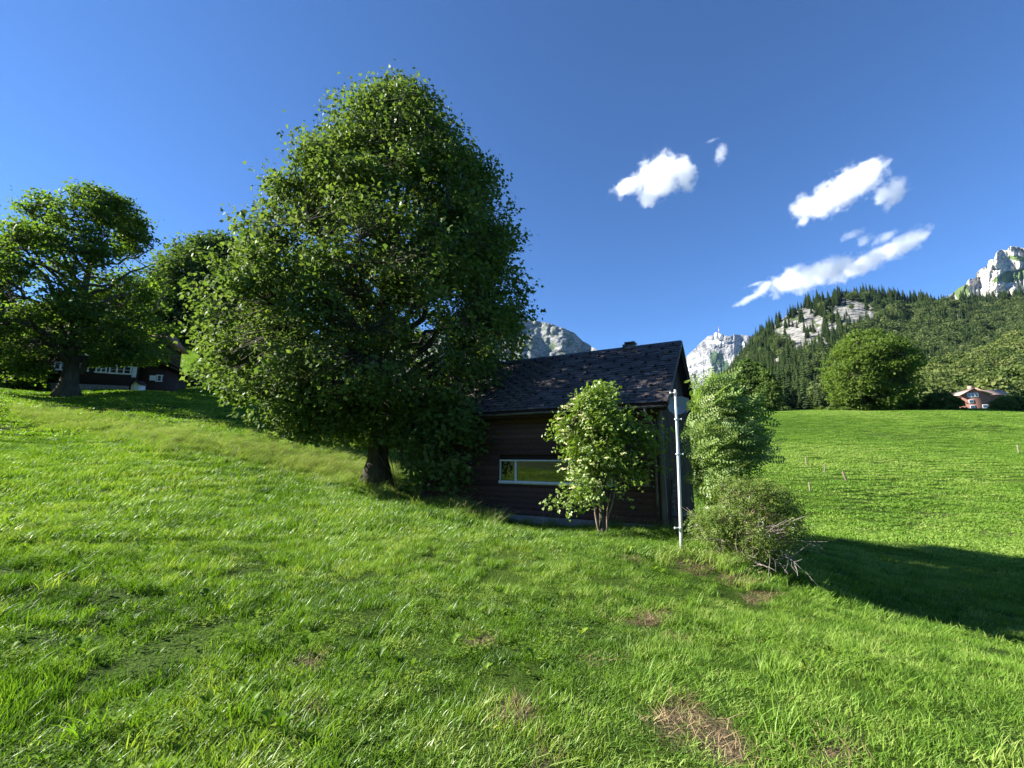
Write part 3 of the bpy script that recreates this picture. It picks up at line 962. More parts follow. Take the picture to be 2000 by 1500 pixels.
# ---------------------------------------------------------------- forest prototypes
def spruce_mesh(rs, h=20.0, w=3.4, tiers=15, per=9):
    r_ = np.random.default_rng(rs)
    v, f, rn = [], [], []
    n = 0
    tb = MB().tube([(0, 0, 0), (0, 0, h * 0.5), (0, 0, h * 0.97)], [0.28, 0.16, 0.03], 5)
    tv, tf = np.concatenate(tb.v), np.concatenate(tb.f)
    for k in range(tiers):
        t = 0.10 + 0.88 * k / (tiers - 1)
        R_ = w * (1 - t) ** 0.85 * (0.85 + 0.3 * r_.random()) + 0.15
        for j in range(per):
            a = j * 2 * math.pi / per + k * 1.3 + r_.normal() * 0.2
            rr = R_ * (0.7 + 0.45 * r_.random())
            z = h * t + r_.normal() * 0.25
            c, s = math.cos(a), math.sin(a)
            wd = rr * 0.34 + 0.12
            dz = -rr * 0.42
            v += [(0, 0, z + 0.5), (c * rr * 0.6 - s * wd, s * rr * 0.6 + c * wd, z + dz * 0.55 - 0.2), (c * rr, s * rr, z + dz), (c * rr * 0.6 + s * wd, s * rr * 0.6 - c * wd, z + dz * 0.55 - 0.2)]
            f += [(n, n + 1, n + 2), (n, n + 2, n + 3)]
            rn += [0.15 + 0.5 * r_.random()] * 4
            n += 4
    v.append((0, 0, h)); v.append((0.25, 0, h * 0.93)); v.append((-0.25, 0.1, h * 0.93)); f.append((n, n + 1, n + 2)); rn += [0.3] * 3
    v = np.array(v); f = np.array(f)
    me = bpy.data.meshes.new('spruce')
    tris = np.concatenate([tf[:, :3], tf[:, [0, 2, 3]][tf[:, 2] != tf[:, 3]]])
    av = np.concatenate([tv, v]); af = np.concatenate([tris, f + len(tv)])
    me = mesh_np('spruce', av, af, {'rnd': np.concatenate([np.zeros(len(tv)), rn])})
    me.materials.append(MAT['needle']); me.materials.append(MAT['bark'])
    mi = np.zeros(len(af), np.int32); mi[:len(tris)] = 1
    me.polygons.foreach_set('material_index', mi)
    return me


def broad_mesh(rs, h=15.0, w=5.0, n=420, size=1.2, mat='wood'):
    r_ = np.random.default_rng(rs)
    d = r_.normal(size=(n, 3)); d /= np.linalg.norm(d, axis=1)[:, None]
    lb = 1 + 0.28 * fbm(d * 2.2, 2, rs)
    rr = (0.6 + 0.4 * r_.random(n)) * lb
    pos = d * rr[:, None] * np.array([w, w, h * 0.40]) + np.array([0, 0, h * 0.58])
    nrm = d + r_.normal(size=d.shape) * 0.4 + np.array([0, 0, 0.3])
    ax = r_.normal(size=d.shape) + np.array([0, 0, -0.4])
    v, f = stamp(LEAF_SPRAY[0], LEAF_SPRAY[1], pos, frames(ax, nrm), size * (0.7 + 0.8 * r_.random(n)))
    tb = MB().tube([(0, 0, -0.5), (0, 0, h * 0.35), (0, 0, h * 0.7)], [0.3, 0.2, 0.06], 5)
    tv, tf = np.concatenate(tb.v), np.concatenate(tb.f)
    tris = np.concatenate([tf[:, :3], tf[:, [0, 2, 3]][tf[:, 2] != tf[:, 3]]])
    rn = np.repeat(np.clip(0.25 + 0.6 * r_.random(n), 0, 1), len(LEAF_SPRAY[0]))
    af = np.concatenate([tris, f + len(tv)])
    me = mesh_np('broad_tree', np.concatenate([tv, v]), af, {'rnd': np.concatenate([np.zeros(len(tv)), rn])})
    me.materials.append(MAT[mat]); me.materials.append(MAT['bark'])
    mi = np.zeros(len(af), np.int32); mi[:len(tris)] = 1
    me.polygons.foreach_set('material_index', mi)
    return me


def snag_mesh(rs, h=16.0):
    r_ = np.random.default_rng(rs)
    mb = MB().tube([(0, 0, -0.5), (0.1, 0, h * 0.5), (0.0, 0.1, h)], [0.36, 0.26, 0.08], 6)
    for k in range(7):
        z = h * (0.35 + 0.6 * r_.random()); a = r_.random() * 6.28; L = 0.6 + 1.4 * r_.random()
        mb.tube([(0, 0, z), (math.cos(a) * L, math.sin(a) * L, z - 0.2)], [0.09, 0.03], 4)
    me = mb.mesh('dead_tree', True)
    me.materials.append(MAT['deadwood'])
    return me


SPRUCE = [spruce_mesh(500 + k, 19 + 2 * k, 4.2 + 0.4 * k) for k in range(4)]
BROAD = [broad_mesh(520 + k, 15 + k, 5.6 + 0.5 * k, 560, 1.25, mat='hillwood') for k in range(4)]
SLOPE = [broad_mesh(530 + k, 14 + k, 5.4 + 0.5 * k, 560, 1.2, mat='slopewood') for k in range(4)]
SNAG = [snag_mesh(540 + k, 15 + 3 * k) for k in range(2)]


def scatter_group(name, protos, pos, rot, scl, pick, tint, label, cat, kind='stuff'):
    """one object: many copies of a few prototypes set out on given points by geometry nodes"""
    coll = bpy.data.collections.new(name + '_kinds')
    for i, p in enumerate(protos):
        o = bpy.data.objects.new('%s_kind_%02d' % (name, i), p)
        coll.objects.link(o)
    me = bpy.data.meshes.new(name)
    n = len(pos)
    me.vertices.add(n)
    me.vertices.foreach_set('co', np.asarray(pos, np.float32).ravel())
    a = me.attributes.new('rot', 'FLOAT_VECTOR', 'POINT'); a.data.foreach_set('vector', np.asarray(rot, np.float32).ravel())
    a = me.attributes.new('scl', 'FLOAT_VECTOR', 'POINT'); a.data.foreach_set('vector', np.asarray(scl, np.float32).ravel())
    a = me.attributes.new('pick', 'INT', 'POINT'); a.data.foreach_set('value', np.asarray(pick, np.int32))
    a = me.attributes.new('tint', 'FLOAT', 'POINT'); a.data.foreach_set('value', np.asarray(tint, np.float32))
    me.update()
    ob = add(name, me)
    ng = bpy.data.node_groups.new(name + '_scatter', 'GeometryNodeTree')
    ng.interface.new_socket('Geometry', in_out='INPUT', socket_type='NodeSocketGeometry')
    ng.interface.new_socket('Geometry', in_out='OUTPUT', socket_type='NodeSocketGeometry')
    N, Lk = ng.nodes, ng.links
    gi, go = N.new('NodeGroupInput'), N.new('NodeGroupOutput')
    ci = N.new('GeometryNodeCollectionInfo'); ci.inputs['Collection'].default_value = coll
    ci.inputs['Separate Children'].default_value = True; ci.inputs['Reset Children'].default_value = True
    ip = N.new('GeometryNodeInstanceOnPoints'); ip.inputs['Pick Instance'].default_value = True

    def named(nm, typ):
        q = N.new('GeometryNodeInputNamedAttribute'); q.data_type = typ; q.inputs['Name'].default_value = nm
        return next(s for s in q.outputs if s.enabled and s.name == 'Attribute')
    e2r = N.new('FunctionNodeEulerToRotation')
    Lk.new(named('rot', 'FLOAT_VECTOR'), e2r.inputs[0])
    Lk.new(gi.outputs[0], ip.inputs['Points']); Lk.new(ci.outputs[0], ip.inputs['Instance'])
    Lk.new(named('pick', 'INT'), ip.inputs['Instance Index'])
    Lk.new(e2r.outputs[0], ip.inputs['Rotation']); Lk.new(named('scl', 'FLOAT_VECTOR'), ip.inputs['Scale'])
    Lk.new(ip.outputs[0], go.inputs[0])
    md = ob.modifiers.new('scatter', 'NODES'); md.node_group = ng
    tag(ob, label, cat, None, kind)
    return ob


def sample_surface(V, X, PY, T, per_m2, r_):
    a, b, c, d = V[:-1, :-1], V[:-1, 1:], V[1:, 1:], V[1:, :-1]
    area = 0.5 * np.linalg.norm(np.cross(c - a, d - b), axis=-1)
    n = int(area.sum() * per_m2)
    i = r_.choice(area.size, n, p=(area / area.sum()).ravel())
    u, w = r_.random((2, n))
    def lerp(Q):
        q = [k.reshape(area.size, -1)[i] for k in (Q[:-1, :-1], Q[:-1, 1:], Q[1:, 1:], Q[1:, :-1])]
        return (q[0] * ((1 - u) * (1 - w))[:, None] + q[1] * (u * (1 - w))[:, None] + q[2] * (u * w)[:, None] + q[3] * ((1 - u) * w)[:, None])
    return lerp(V), lerp(X[..., None])[:, 0], lerp(PY[..., None])[:, 0], lerp(T[..., None])[:, 0]


def plant_forest():
    r_ = np.random.default_rng(77)
    p, x, y, t = sample_surface(HV, HX, HPY, HT, 1 / 62.0, r_)
    bare = np.maximum(spots(ROCKS, x, y, 5, 1.5, 6.0), 0.9 * spots(ROCKS, x, y - 12, 5, 1.5, 6.0))
    ok = ((bare < 0.4) | (r_.random(len(x)) < 0.05)) & (spots(CLEAR, x, y, 6, 0.4) < 0.3) & (x < 2140) & (p[:, 2] > 8)
    p, x, y, t = p[ok], x[ok], y[ok], t[ok]
    zone = fbm(np.stack([x / 70, y / 45, 0 * x], -1), 3, 12) + 0.75 * smooth(1640, 1780, x) * smooth(0.99, 0.85, t) - 0.22 - 0.3 * smooth(1680, 1600, x) + 0.5 * smooth(0.35, 0.1, t) - 0.5 * smooth(0.9, 1.0, t)
    broad = zone + 0.35 * r_.normal(size=len(x)) > 0.15
    snag = (r_.random(len(x)) < 0.006) | ((np.abs(x - 1480) < 22) & (np.abs(y - 778) < 10) & (r_.random(len(x)) < 0.12))
    n = len(p)
    pick = np.where(broad, 4 + r_.integers(0, 4, n), r_.integers(0, 4, n))
    pick = np.where(snag, 8 + r_.integers(0, 2, n), pick)
    s = np.where(broad, 0.75 + 0.5 * r_.random(n), 0.65 + 0.5 * r_.random(n)) * np.where(y > 770, 0.8, 1.0)
    scl = np.stack([s, s, s * (0.9 + 0.25 * r_.random(n))], -1)
    rot = np.stack([0 * s, 0 * s, r_.random(n) * 6.28], -1)
    # the trees that stand free on the skyline, at clearings and over the cliffs are things of their own
    lone = np.zeros(n, bool)
    sky = np.where((t > 0.955) & ~broad & ~snag)[0]
    lone[sky[:150]] = True
    sn = np.where(snag)[0]; lone[sn[:40]] = True
    rest = ~lone
    scatter_group('hill_forest', SPRUCE + BROAD + SNAG, p[rest], rot[rest], scl[rest], pick[rest], r_.random(rest.sum()), 'mixed forest covering the hill on the right', 'forest')
    for i in np.where(lone)[0]:
        if snag[i]:
            o = add('dead_tree', SNAG[pick[i] - 8], None, None, p[i], rot[i], scl[i])
            tag(o, 'bare grey dead trunk standing among the trees of the wooded hill', 'dead tree', 'dead trunks on the wooded hill')
        else:
            o = add('spruce_tree', SPRUCE[pick[i]], None, None, p[i], rot[i], scl[i])
            tag(o, 'dark spruce on the skyline of the wooded hill', 'tree', 'spruces on the hill skyline')
    p, x, y, t = sample_surface(LV, LX, LPY, LT, 1 / 46.0, r_)
    ok = (x < 2140) & (p[:, 2] > 8)
    p, x, y, t = p[ok], x[ok], y[ok], t[ok]
    n = len(p)
    broad = r_.random(n) < 0.86
    pick = np.where(broad, 4 + r_.integers(0, 4, n), r_.integers(0, 4, n))
    s = np.where(broad, 0.6 + 0.45 * r_.random(n), 0.5 + 0.35 * r_.random(n))
    scl = np.stack([s, s, s], -1)
    rot = np.stack([0 * s, 0 * s, r_.random(n) * 6.28], -1)
    scatter_group('foreslope_forest', SPRUCE + SLOPE + SNAG, p, rot, scl, pick, r_.random(n), 'leafy young forest on the slope behind the brown house', 'forest')


plant_forest()
# spruce whose tip shows above the left wood
sb = P(466, 720, 114.0)
o = empty('spruce_tree', sb)
sp = spruce_mesh(560, 35.6, 5.4, 24, 12)
add('crown', sp, None, o)
tag(o, 'dark spruce rising behind the beeches left of the tall maple', 'tree')

# ---------------------------------------------------------------- building materials
def board_col(c0, c1, sc=(0.6, 6, 9)):
    def b(g):
        c = g.objco()
        rnd = g.n('ShaderNodeObjectInfo').outputs['Random']
        n = g.noise(3.0, 6, 0.6, g.scale(g.pos(), sc))
        f = g.math('ADD', g.math('MULTIPLY', n, 0.7), g.math('MULTIPLY', rnd, 0.3))
        return g.ramp(f, [(0.3, c0), (0.75, c1)]), g.bump(n, 0.4, 0.01)
    return b


MAT['cabin_board'] = principled('cabin_board', board_col((0.050, 0.027, 0.023), (0.115, 0.060, 0.050)), 0.75, 0.25)
MAT['dark_board'] = principled('dark_board', board_col((0.022, 0.013, 0.010), (0.060, 0.034, 0.026), (6, 6, 0.6)), 0.8, 0.2)
MAT['weathered'] = principled('weathered_wood', board_col((0.09, 0.075, 0.06), (0.22, 0.19, 0.16), (6, 6, 0.6)), 0.85, 0.2)
MAT['stake'] = principled('stake_wood', board_col((0.10, 0.08, 0.055), (0.24, 0.20, 0.15), (6, 6, 0.6)), 0.85, 0.2)


def tile_col(g):
    rnd = g.n('ShaderNodeObjectInfo').outputs['Random']
    n = g.noise(2.2, 5, 0.6, g.pos())
    n2 = g.noise(11.0, 4, 0.6, g.pos())
    f = g.math('ADD', g.math('MULTIPLY', n2, 0.6), g.math('MULTIPLY', rnd, 0.4))
    col = g.ramp(f, [(0.25, (0.052, 0.042, 0.040)), (0.6, (0.105, 0.086, 0.080)), (0.85, (0.19, 0.155, 0.135))])
    col = g.mix(g.math('MULTIPLY', g.math('SUBTRACT', n, 0.55), 2.5, True), col, (0.15, 0.125, 0.105))
    return col, g.bump(n2, 0.5, 0.01)


MAT['tile'] = principled('roof_tile', tile_col, 0.7, 0.3)
MAT['white_paint'] = principled('white_paint', lambda g: (g.ramp(g.noise(5, 4, 0.6, g.pos()), [(0.3, (0.62, 0.62, 0.60)), (0.7, (0.80, 0.80, 0.79))]), None), 0.5, 0.4)
MAT['metal'] = principled('galvanised_pole', lambda g: (g.ramp(g.noise(14, 4, 0.6, g.scale(g.pos(), (1, 1, 0.3))), [(0.3, (0.44, 0.45, 0.46)), (0.7, (0.64, 0.65, 0.66))]), None), 0.42, 0.5, 0.35)
MAT['grey_metal'] = principled('grey_metal', lambda g: (g.ramp(g.noise(8, 3, 0.5, g.pos()), [(0.3, (0.10, 0.085, 0.075)), (0.7, (0.20, 0.17, 0.15))]), None), 0.5, 0.5, 0.5)
MAT['dish'] = principled('dish_grey', lambda g: (g.ramp(g.noise(4, 3, 0.5, g.pos()), [(0.3, (0.34, 0.37, 0.40)), (0.7, (0.42, 0.45, 0.48))]), None), 0.5, 0.4)
MAT['black'] = principled('black_plastic', lambda g: ((0.015, 0.015, 0.016), None), 0.5, 0.4)
MAT['glass'] = principled('window_glass', lambda g: ((0.012, 0.016, 0.014), None), 0.02, 1.0)
MAT['glass'].node_tree.nodes['Principled BSDF'].inputs['IOR'].default_value = 1.7
MAT['dark_glass'] = principled('dark_glass', lambda g: ((0.012, 0.014, 0.014), None), 0.05, 0.5)
MAT['concrete'] = principled('concrete', lambda g: (g.ramp(g.noise(6, 5, 0.6, g.pos()), [(0.3, (0.16, 0.155, 0.15)), (0.7, (0.30, 0.29, 0.28))]), None), 0.9, 0.2)
MAT['render_wall'] = principled('white_render', lambda g: (g.ramp(g.noise(3, 5, 0.6, g.pos()), [(0.3, (0.55, 0.55, 0.54)), (0.7, (0.74, 0.74, 0.73))]), None), 0.9, 0.2)
MAT['red_tile'] = principled('red_tile', board_col((0.20, 0.085, 0.06), (0.36, 0.18, 0.13), (3, 3, 3)), 0.85, 0.2)
MAT['brown_wall'] = principled('brown_wall', board_col((0.20, 0.095, 0.075), (0.30, 0.155, 0.12), (2, 2, 6)), 0.85, 0.2)
MAT['pink_tile'] = principled('pale_tile', board_col((0.30, 0.20, 0.15), (0.46, 0.33, 0.26), (3, 3, 3)), 0.85, 0.2)
MAT['red_paint'] = principled('red_paint', lambda g: ((0.55, 0.08, 0.07), None), 0.5, 0.4)

UNIT = {}


def piece(name, mat, parent, x0, x1, y0, y1, z0, z1, rot=None):
    """a squared piece sharing one box mesh per material"""
    if mat not in UNIT:
        UNIT[mat] = unit_box()
        UNIT[mat].materials.append(MAT[mat])
    o = add(name, UNIT[mat], None, parent, ((x0 + x1) / 2, (y0 + y1) / 2, (z0 + z1) / 2), rot, (x1 - x0, y1 - y0, z1 - z0))
    return o


# ---------------------------------------------------------------- the cabin
cab = empty('timber_cabin', (HC[0], HC[1], HZB), HROT)
tag(cab, 'dark brown timber cabin with grey tiled gable roof under the tall maple', 'cabin')
ZB = -HZB                                     # world height -> cabin height


def cab_at(px, py):
    """cabin x, z of the front-wall point seen at a photo pixel"""
    d = P(px, py, 1.0)
    t = (HC @ HB) / (d @ HB)
    q = hloc(d * t)[0]
    return q[0], q[2] + ZB


eave_z = HZE + ZB
ridge_z = HZR + ZB
slope_run = HW / 2 + HOE
slope = (HZR - HZE) / slope_run
wall_top = eave_z + slope * HOE - 0.12
wx0, wz0 = cab_at(977, 938)
wx1, _ = cab_at(1196, 938)
_, wz1 = cab_at(1000, 899)
wz0, wz1 = round(wz0, 3), round(wz1, 3)
# wall core
core = MB()
core.box(-HL + 0.06, -0.06, 0.06, HW - 0.06, -0.9, wall_top - 0.05)
cv = [(-0.06, 0.06, wall_top - 0.05), (-0.06, HW - 0.06, wall_top - 0.05), (-0.06, HW / 2, ridge_z - 0.16), (-HL + 0.06, 0.06, wall_top - 0.05), (-HL + 0.06, HW - 0.06, wall_top - 0.05), (-HL + 0.06, HW / 2, ridge_z - 0.16)]
core.raw(cv, [(0, 1, 2, 2), (3, 5, 4, 4), (0, 2, 5, 3), (1, 4, 5, 2)])
wall = add('wall', core.mesh('wall'), MAT['dark_board'], cab)
# horizontal boards of the front wall, cut out round the long window
bh = 0.17
z = 0.12
k = 0
while z < wall_top - 0.02:
    zt = min(z + bh - 0.008, wall_top)
    spans = [(-HL, -0.10)]
    if zt > wz0 - 0.02 and z < wz1 + 0.02:
        spans = [(-HL, wx0 - 0.03), (wx1 + 0.03, -0.10)]
    for a_, b_ in spans:
        o = piece('board', 'cabin_board', wall, a_, b_, -0.0, 0.05, z, zt)
        o.rotation_euler = (math.radians(-3.0 + random.uniform(-0.6, 0.6)), 0, 0)
        o.location.y += random.uniform(-0.004, 0.004)
    z += bh
# vertical boards of the gable
y = 0.06
while y < HW - 0.05:
    y1 = min(y + 0.19, HW)
    top = ridge_z - 0.2 - slope * max(abs(y - HW / 2), abs(y1 - HW / 2))
    piece('gable_board', 'dark_board', wall, -0.055, 0.0 + random.uniform(0, 0.012), y, y1 - 0.01, -0.75, top)
    y += 0.19
# corner posts, footing
piece('corner_post', 'weathered', cab, -0.10, 0.03, -0.035, 0.10, -0.75, wall_top)
piece('corner_post', 'weathered', cab, -HL - 0.03, -HL + 0.07, -0.035, 0.10, -0.75, wall_top)
fx0, fz = cab_at(1012, 1020)
piece('footing', 'concrete', cab, -HL + 0.1, -0.12, -0.05, 0.08, -0.8, 0.10)
# long window: frame, mullions, panes
win = empty('window', (0, 0, 0)); win.parent = cab
fw = 0.055
for nm, a_, b_, c_, d_ in (('sill', wx0 - 0.03, wx1 + 0.03, wz0 - 0.10, wz0), ('frame', wx0 - 0.02, wx1 + 0.02, wz1 - 0.03, wz1 + 0.02)):
    piece(nm, 'white_paint', win, a_, b_, -0.06 if nm == 'sill' else -0.02, 0.05, c_, d_)
mx = [wx0, cab_at(1007, 920)[0], cab_at(1115, 920)[0], wx1]
for i, m in enumerate(mx):
    wdt = 0.07 if i == 1 else 0.035
    piece('mullion', 'white_paint', win, m - wdt / 2, m + wdt / 2, -0.015, 0.05, wz0, wz1 - 0.03)
for a_, b_ in zip(mx[:-1], mx[1:]):
    gp = piece('pane', 'glass', win, a_ + 0.02, b_ - 0.02, 0.02, 0.035, wz0, wz1 - 0.03)
    gp.rotation_euler = (math.radians(random.uniform(-0.25, 0.25)), 0, math.radians(random.uniform(-0.25, 0.25)))
sw0, sw1 = cab_at(1236, 930)[0], cab_at(1270, 930)[0]
win2 = empty('window', (0, 0, 0)); win2.parent = cab
for a_, b_, c_, d_ in ((sw0, sw1, wz0 - 0.05, wz0), (sw0, sw1, wz1 - 0.05, wz1), (sw0, sw0 + 0.04, wz0, wz1 - 0.05), (sw1 - 0.04, sw1, wz0, wz1 - 0.05)):
    piece('frame', 'weathered', win2, a_, b_, -0.035, -0.008, c_, d_)
piece('pane', 'glass', win2, sw0 + 0.04, sw1 - 0.04, -0.03, -0.02, wz0, wz1 - 0.05)
# roof
RX0, RX1 = -HL - HOG, HOG
sl_len = math.hypot(slope_run, HZR - HZE)
sl_ang = math.atan2(HZR - HZE, slope_run)
roof = MB()
th = 0.09
for sg in (-1, 1):
    ye = -HOE if sg < 0 else HW + HOE
    a = [(RX0, ye, eave_z - 0.04), (RX1, ye, eave_z - 0.04), (RX1, HW / 2, ridge_z - 0.04), (RX0, HW / 2, ridge_z - 0.04)]
    b = [(p[0], p[1], p[2] - th) for p in a]
    roof.raw(a + b, [(0, 1, 2, 3), (7, 6, 5, 4), (0, 4, 5, 1), (1, 5, 6, 2), (3, 2, 6, 7), (0, 3, 7, 4)])
roof_o = add('roof', roof.mesh('roof'), MAT['dark_board'], cab)
# tiles: rows of flat tiles on the front slope; the nearest 300 singly, the rest as one piece
rows, tw = 25, 0.37
rh = sl_len / rows
tile_me = MB().raw([(-0.5, 0, 0), (0.5, 0, 0), (0.5, 1, 0), (-0.5, 1, 0), (-0.46, -0.02, 1), (0.46, -0.02, 1), (0.5, 1, 0.6), (-0.5, 1, 0.6)],
                   [(3, 2, 1, 0), (4, 5, 6, 7), (0, 1, 5, 4), (1, 2, 6, 5), (2, 3, 7, 6), (3, 0, 4, 7)]).mesh('tile')
tile_me.materials.append(MAT['tile'])
tiles = []
for r_i in range(rows):
    off = (r_i % 2) * tw / 2
    x = RX0 + 0.02 + off * 0.999
    if off:
        tiles.append((r_i, RX0 + 0.01, x - 0.012))
    while x < RX1 - 0.03:
        tiles.append((r_i, x, min(x + tw - 0.012, RX1 + 0.01)))
        x += tw
tiles.sort(key=lambda t_: -t_[1])
rest = MB()
tq = np.array([v.co[:] for v in tile_me.vertices]); tfq = np.array([list(p.vertices) for p in tile_me.polygons])
for i, (ri, a_, b_) in enumerate(tiles):
    s0 = ri * rh - 0.015
    y0, z0 = -HOE - 0.03 + s0 * math.cos(sl_ang), eave_z - 0.02 + s0 * math.sin(sl_ang)
    tilt = sl_ang - math.radians(4.0) + random.gauss(0, 0.014)
    ry = random.gauss(0, 0.010)
    lift = random.random() ** 4 * 0.012
    dims = (b_ - a_, rh * 1.12, 0.020 + 0.010 * random.random())
    M = Matrix.Translation(((a_ + b_) / 2, y0, z0 + lift + 0.012)) @ Matrix.Rotation(ry, 4, 'Y') @ Matrix.Rotation(tilt, 4, 'X') @ Matrix.Diagonal((*dims, 1))
    if i < 300:
        o = add('tile', tile_me, None, roof_o)
        o.matrix_local = M
    else:
        rest.raw(tq @ np.array(M)[:3, :3].T + np.array(M)[:3, 3], tfq)
o = add('tile_field', rest.mesh('tile_field'), MAT['tile'], roof_o); o['kind'] = 'stuff'
# snow guards standing on the tiles
guard = MB().raw([(-0.05, 0, 0), (0.05, 0, 0), (0.05, 0.12, 0), (-0.05, 0.12, 0), (-0.03, 0.0, 0.075), (0.03, 0.0, 0.075), (0.02, 0.12, 0.02), (-0.02, 0.12, 0.02)],
                 [(3, 2, 1, 0), (4, 5, 6, 7), (0, 1, 5, 4), (1, 2, 6, 5), (2, 3, 7, 6), (3, 0, 4, 7)]).mesh('snow_guard')
guard.materials.append(MAT['black'])
for r_i in range(1, rows - 1, 2):
    x = RX0 + 0.3 + (r_i // 2 % 2) * 0.37
    while x < RX1 - 0.15:
        s0 = r_i * rh + 0.05
        o = add('snow_guard', guard, None, roof_o)
        o.matrix_local = Matrix.Translation((x + random.gauss(0, 0.03), -HOE + s0 * math.cos(sl_ang), eave_z + 0.03 + s0 * math.sin(sl_ang))) @ Matrix.Rotation(sl_ang, 4, 'X')
        x += 0.74
# ridge caps, verge tiles, barge boards, fascia
x = RX0
while x < RX1 - 0.05:
    x1 = min(x + 0.4, RX1 + 0.01)
    cap = MB().raw([(x, HW / 2 - 0.17, ridge_z - 0.09), (x1 - 0.01, HW / 2 - 0.17, ridge_z - 0.09), (x1 - 0.01, HW / 2, ridge_z + 0.045), (x, HW / 2, ridge_z + 0.045), (x, HW / 2 + 0.17, ridge_z - 0.09), (x1 - 0.01, HW / 2 + 0.17, ridge_z - 0.09)],
                   [(0, 1, 2, 3), (3, 2, 5, 4)]).mesh('ridge_cap')
    add('ridge_cap', cap, MAT['tile'], roof_o)
    x += 0.4
for sg in (-1, 1):
    n_v = 22
    for q in range(n_v):
        s0 = q * sl_len / n_v
        yy = (-HOE + s0 * math.cos(sl_ang)) if sg < 0 else (HW + HOE - s0 * math.cos(sl_ang))
        o = piece('verge_tile', 'tile', roof_o, 0, 0.05, 0, 1, 0, 1)
        o.scale = (0.045, sl_len / n_v * 1.08, 0.12)
        o.location = (RX1 + 0.022 + random.uniform(-0.004, 0.004), yy + (0.09 if sg < 0 else -0.09), eave_z - 0.03 + s0 * math.sin(sl_ang) + 0.05)
        o.rotation_euler = (sl_ang * -sg + 0.04, 0, 0)
    o = piece('barge_board', 'dark_board', roof_o, 0, 1, 0, 1, 0, 1)
    o.scale = (0.035, sl_len, 0.16)
    o.location = (RX1 - 0.03, HW / 2 + sg * slope_run / 2, (eave_z + ridge_z) / 2 - 0.16)
    o.rotation_euler = (sl_ang * -sg, 0, 0)
piece('fascia', 'dark_board', roof_o, RX0 + 0.02, RX1 - 0.02, -HOE + 0.0, -HOE + 0.03, eave_z - 0.24, eave_z - 0.06)
# gutter and downpipe
gt = MB()
ga = np.linspace(math.pi, 2 * math.pi, 9)
gy, gzz = -HOE - 0.065, eave_z - 0.11
prof_g = [(gy + 0.065 * math.cos(t), gzz + 0.065 * math.sin(t)) for t in ga] + [(gy + 0.056 * math.cos(t), gzz + 0.056 * math.sin(t)) for t in ga[::-1]]
v = [(xx, p_[0], p_[1]) for xx in (RX0 + 0.05, RX1 - 0.08) for p_ in prof_g]
n_ = len(prof_g)
gt.raw(v, [(i, (i + 1) % n_, (i + 1) % n_ + n_, i + n_) for i in range(n_)])
gt.box(RX1 - 0.085, RX1 - 0.075, gy - 0.06, gy + 0.06, gzz - 0.06, gzz)
add('gutter', gt.mesh('gutter', True), MAT['grey_metal'], roof_o)
dp = MB().tube([(-0.30, gy, gzz - 0.05), (-0.30, gy, gzz - 0.16), (-0.26, gy + 0.1, gzz - 0.28), (-0.20, -0.12, gzz - 0.52), (-0.19, -0.07, gzz - 0.62), (-0.19, -0.07, 1.0), (-0.19, -0.07, -0.3)], 0.038, 8)
add('downpipe', dp.mesh('downpipe', True), MAT['grey_metal'], cab)
# chimney stub
cx, _ = 0, 0
d = P(1228, 684, 1.0)
best = min(np.linspace(-HL, 0, 200), key=lambda xx: abs(to_px(HC - HA * xx + HB * HW / 2 + np.array([0, 0, HZR]))[0][0] - 1228))
ch = MB().box(best - 0.2, best + 0.2, HW / 2 - 0.16, HW / 2 + 0.2, ridge_z - 0.2, ridge_z + 0.10).box(best - 0.12, best + 0.24, HW / 2 - 0.2, HW / 2 + 0.22, ridge_z + 0.12, ridge_z + 0.17)
for sx in (-0.17, 0.13):
    ch.box(best + sx, best + sx + 0.06, HW / 2 - 0.1, HW / 2 + 0.1, ridge_z + 0.10, ridge_z + 0.12)
add('chimney', ch.mesh('chimney'), MAT['grey_metal'], roof_o)

# things by the gable
ds = P(1325, 792, 12.6)
dish = empty('satellite_dish', ds, math.radians(-14))
tag(dish, 'grey flat-edged satellite dish on the cabin gable behind the white pole', 'satellite dish')
sh = [(-0.33, 0.10), (-0.27, 0.23), (-0.08, 0.27), (0.12, 0.26), (0.29, 0.19), (0.33, 0.05), (0.31, -0.13), (0.22, -0.22), (0.02, -0.27), (-0.16, -0.24), (-0.27, -0.14)]
dm = MB()
vv = [(x_, -0.03, z_) for x_, z_ in sh] + [(x_ * 0.55, 0.03, z_ * 0.55) for x_, z_ in sh] + [(0, 0.045, 0)]
n_ = len(sh)
dm.raw(vv, [(i, (i + 1) % n_, (i + 1) % n_ + n_, i + n_) for i in range(n_)] + [(i + n_, (i + 1) % n_ + n_, 2 * n_, 2 * n_) for i in range(n_)])
dm.raw([(x_, y_ + 0.012, z_) for x_, y_, z_ in vv], [(i + n_, (i + 1) % n_ + n_, (i + 1) % n_, i) for i in range(n_)] + [(2 * n_, (i + 1) % n_ + n_, i + n_, i + n_) for i in range(n_)])
add('reflector', dm.mesh('reflector', True), MAT['dish'], dish)
add('feed_arm', MB().tube([(0.05, -0.03, -0.27), (0.16, -0.16, -0.22), (0.20, -0.26, -0.12)], 0.012, 6).mesh('feed_arm'), MAT['grey_metal'], dish)
add('feed_horn', MB().tube([(0.19, -0.32, -0.10), (0.20, -0.26, -0.11), (0.205, -0.2, -0.10)], [0.03, 0.045, 0.035], 8).mesh('feed_horn'), MAT['black'], dish)
add('bracket', MB().tube([(0, 0.04, 0), (-0.08, 0.16, -0.02), (-0.26, 0.2, -0.02)], 0.02, 6).mesh('bracket'), MAT['grey_metal'], dish)

